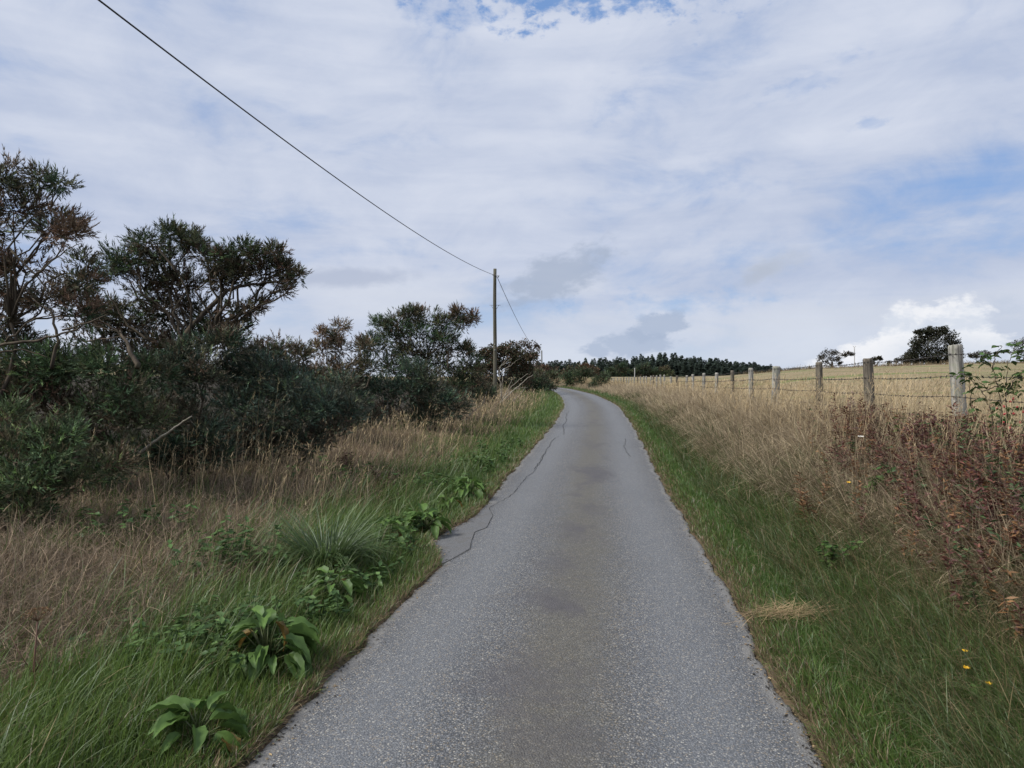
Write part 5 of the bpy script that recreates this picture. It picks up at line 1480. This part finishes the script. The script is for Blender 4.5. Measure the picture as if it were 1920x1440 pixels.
st.build('stem', plain_mat('rose_stem', (.055, .04, .025), .6), rose, b, True)


def leaflet(seed):
    r = np.random.default_rng(seed); V = []; n = 7
    for a in range(n + 1):
        t = a / n; w = .30 * math.sin(PI * t ** .8) ** .8 if 0 < t < 1 else .01
        for s in (-1, 0, 1): V.append((t, s * w, -.18 * t * t + .10 * abs(s)))
    T = []
    for a in range(n):
        for s in range(2):
            q = a * 3 + s; T += [(q, q + 3, q + 4), (q, q + 4, q + 1)]
    c = np.ones((len(V), 3)) * (np.array((.05, .10, .03)) * (.75 + .7 * r.random()) * np.array([1 + .3 * r.random(), 1, 1]))
    me = tri_mesh('leaflet', np.array(V), np.array(T), c, smooth=True); me.materials.append(M_LEAF); return me


lf = [leaflet(400 + k) for k in range(6)]
for qq in tips:
    for k in range(4, len(qq), 2):
        if qq[k][2] - b[2] < .15: continue
        a0 = R.random() * 6.28; ax = np.array([math.cos(a0), math.sin(a0), .2]); sd = np.array([-math.sin(a0), math.cos(a0), 0])
        for j, (f, s) in enumerate(((.035, -1), (.035, 1), (.065, -1), (.065, 1), (.085, 0))):
            if R.random() < .25: continue
            p = qq[k] + ax * f - b
            o = put('leaf', lf[int(R.integers(6))], None, rose, tuple(p)); L_ = .050 + .022 * R.random(); o.scale = (L_, L_, L_)
            o.rotation_euler = (R.normal(0, .4), R.normal(.15, .3), a0 + s * 1.1 + R.normal(0, .2))
hip = MB(); zz = np.linspace(0, 1, 9); tube(hip, np.stack([0 * zz, 0 * zz, zz * .022], 1), .0085 * np.sin(PI * (zz * .86 + .07)) ** .7, 8)
tube(hip, [(0, 0, -.004), (0, 0, .001)], [.003, .004], 5); hm = hip.mesh('hip', smooth=True)
for px, py in ((1881, 760), (1881, 791), (1887, 827), (1905, 858), (1913, 857), (1893, 752), (1900, 745), (1870, 765), (1909, 762), (1912, 790), (1895, 800), (1886, 775), (1875, 800), (1903, 775), (1918, 770)):
    o = put('hip', hm, M_HIP, rose, tuple(P(px, py, 6.0 + R.normal(0, .05)) - b)); o.rotation_euler = (PI + R.normal(0, .7), R.normal(0, .7), 0); s_ = .9 + .5 * R.random(); o.scale = (s_, s_, s_)

# small flowers
def flower(label, px, py, lift, mat, name, cat, petals, size, group=None):
    x, y, z = ground_at(px, py, lift); root = thing(name, label, cat, (x, y, z), group)
    st = MB(); tube(st, [(0, 0, -.02), (.01, 0, lift * .5), (0, -.01, lift)], .0018, 5, (.04, .07, .03)); st.build('stem', M_GRASS, root)
    for k in range(petals):
        a = k / petals * 6.28; mb = MB(); dv = np.array([[math.cos(a), math.sin(a) * .8 - .2, .5]])
        leaves(mb, np.array([[0, -.01, lift]]), dv, np.array([[0, -.5, 1.]]), size, size * .8, np.array([[.5, .5, .5]])); mb.build('petal', mat, root)


YF = 'yellow wildflowers on the right bank'
flower('yellow flower highest of three near the bottom right', 1807, 1220, .16, M_YELLOW, 'yellow_flower', 'flower', 6, .017, YF)
flower('largest yellow flower in the middle of three near the bottom right', 1809, 1252, .15, M_YELLOW, 'yellow_flower', 'flower', 8, .020, YF)
flower('yellow flower lowest of three near the bottom right', 1851, 1281, .14, M_YELLOW, 'yellow_flower', 'flower', 6, .017, YF)
flower('single yellow flower in the bank grass below the rusty undergrowth', 1590, 905, .3, M_YELLOW, 'yellow_flower', 'flower', 6, .026, YF)
flower('small white blossom cluster in front of the rust brown willowherb', 1613, 820, .45, M_WHITE, 'white_blossom', 'flower', 10, .035)

# flattened hay and road-edge litter
x0, y0, z0 = ground_at(1490, 1165); mb = MB(); n = 420
x = x0 + R.normal(0, .16, n); y = y0 + R.normal(0, .045, n); rt = np.stack([x, y, H(x, y) + .03 + .05 * R.random(n)], 1)
c1 = colarr(STRAW1, (.45, .33, .2), R.random(n)); blades(mb, rt, .1 + .2 * R.random(n), np.full(n, .0045), R.normal(.1, .6, n) + PI * (R.random(n) < .5), R.normal(1.45, .15, n), R.normal(.1, .2, n), c1 * .8, c1, 3)
tag(mb.build('hay_wisp', M_STRAW, None, (x0, y0, z0)), 'flattened wisp of pale hay on the right verge grass', 'hay', kind='stuff')
mb = MB(); n = 2600
side = R.random(n) < .5; y = 2.2 + 26 * R.random(n) ** 2.2
xe = np.where(side, XL(y), XR(y)); off = np.abs(R.normal(0, .05, n))
x = np.where(side, xe + off, xe - off); pch = R.random(n) < .2
y = np.where(pch, R.normal(7.4, .45, n), y); x = np.where(pch, XL(y) - .08 + .16 * R.random(n), x)
pp = np.stack([x, y, road_z(x, y) + .004], 1); a = R.random(n) * 6.28
lc = np.where((R.random(n) < .6)[:, None], colarr((.02, .017, .014), (.05, .04, .03), R.random(n)), colarr(STRAW2, STRAW1, R.random(n)))
leaves(mb, pp, np.stack([np.cos(a), np.sin(a), .12 + 0 * a], 1), np.array([0, 0, 1.]) + R.normal(0, .3, (n, 3)), .012 + .022 * R.random(n) ** 2, .007 + .005 * R.random(n), lc)
tag(mb.build('edge_litter', M_STRAW), 'scattered bits of soil and dead leaf along the lane edges', 'litter', kind='stuff')
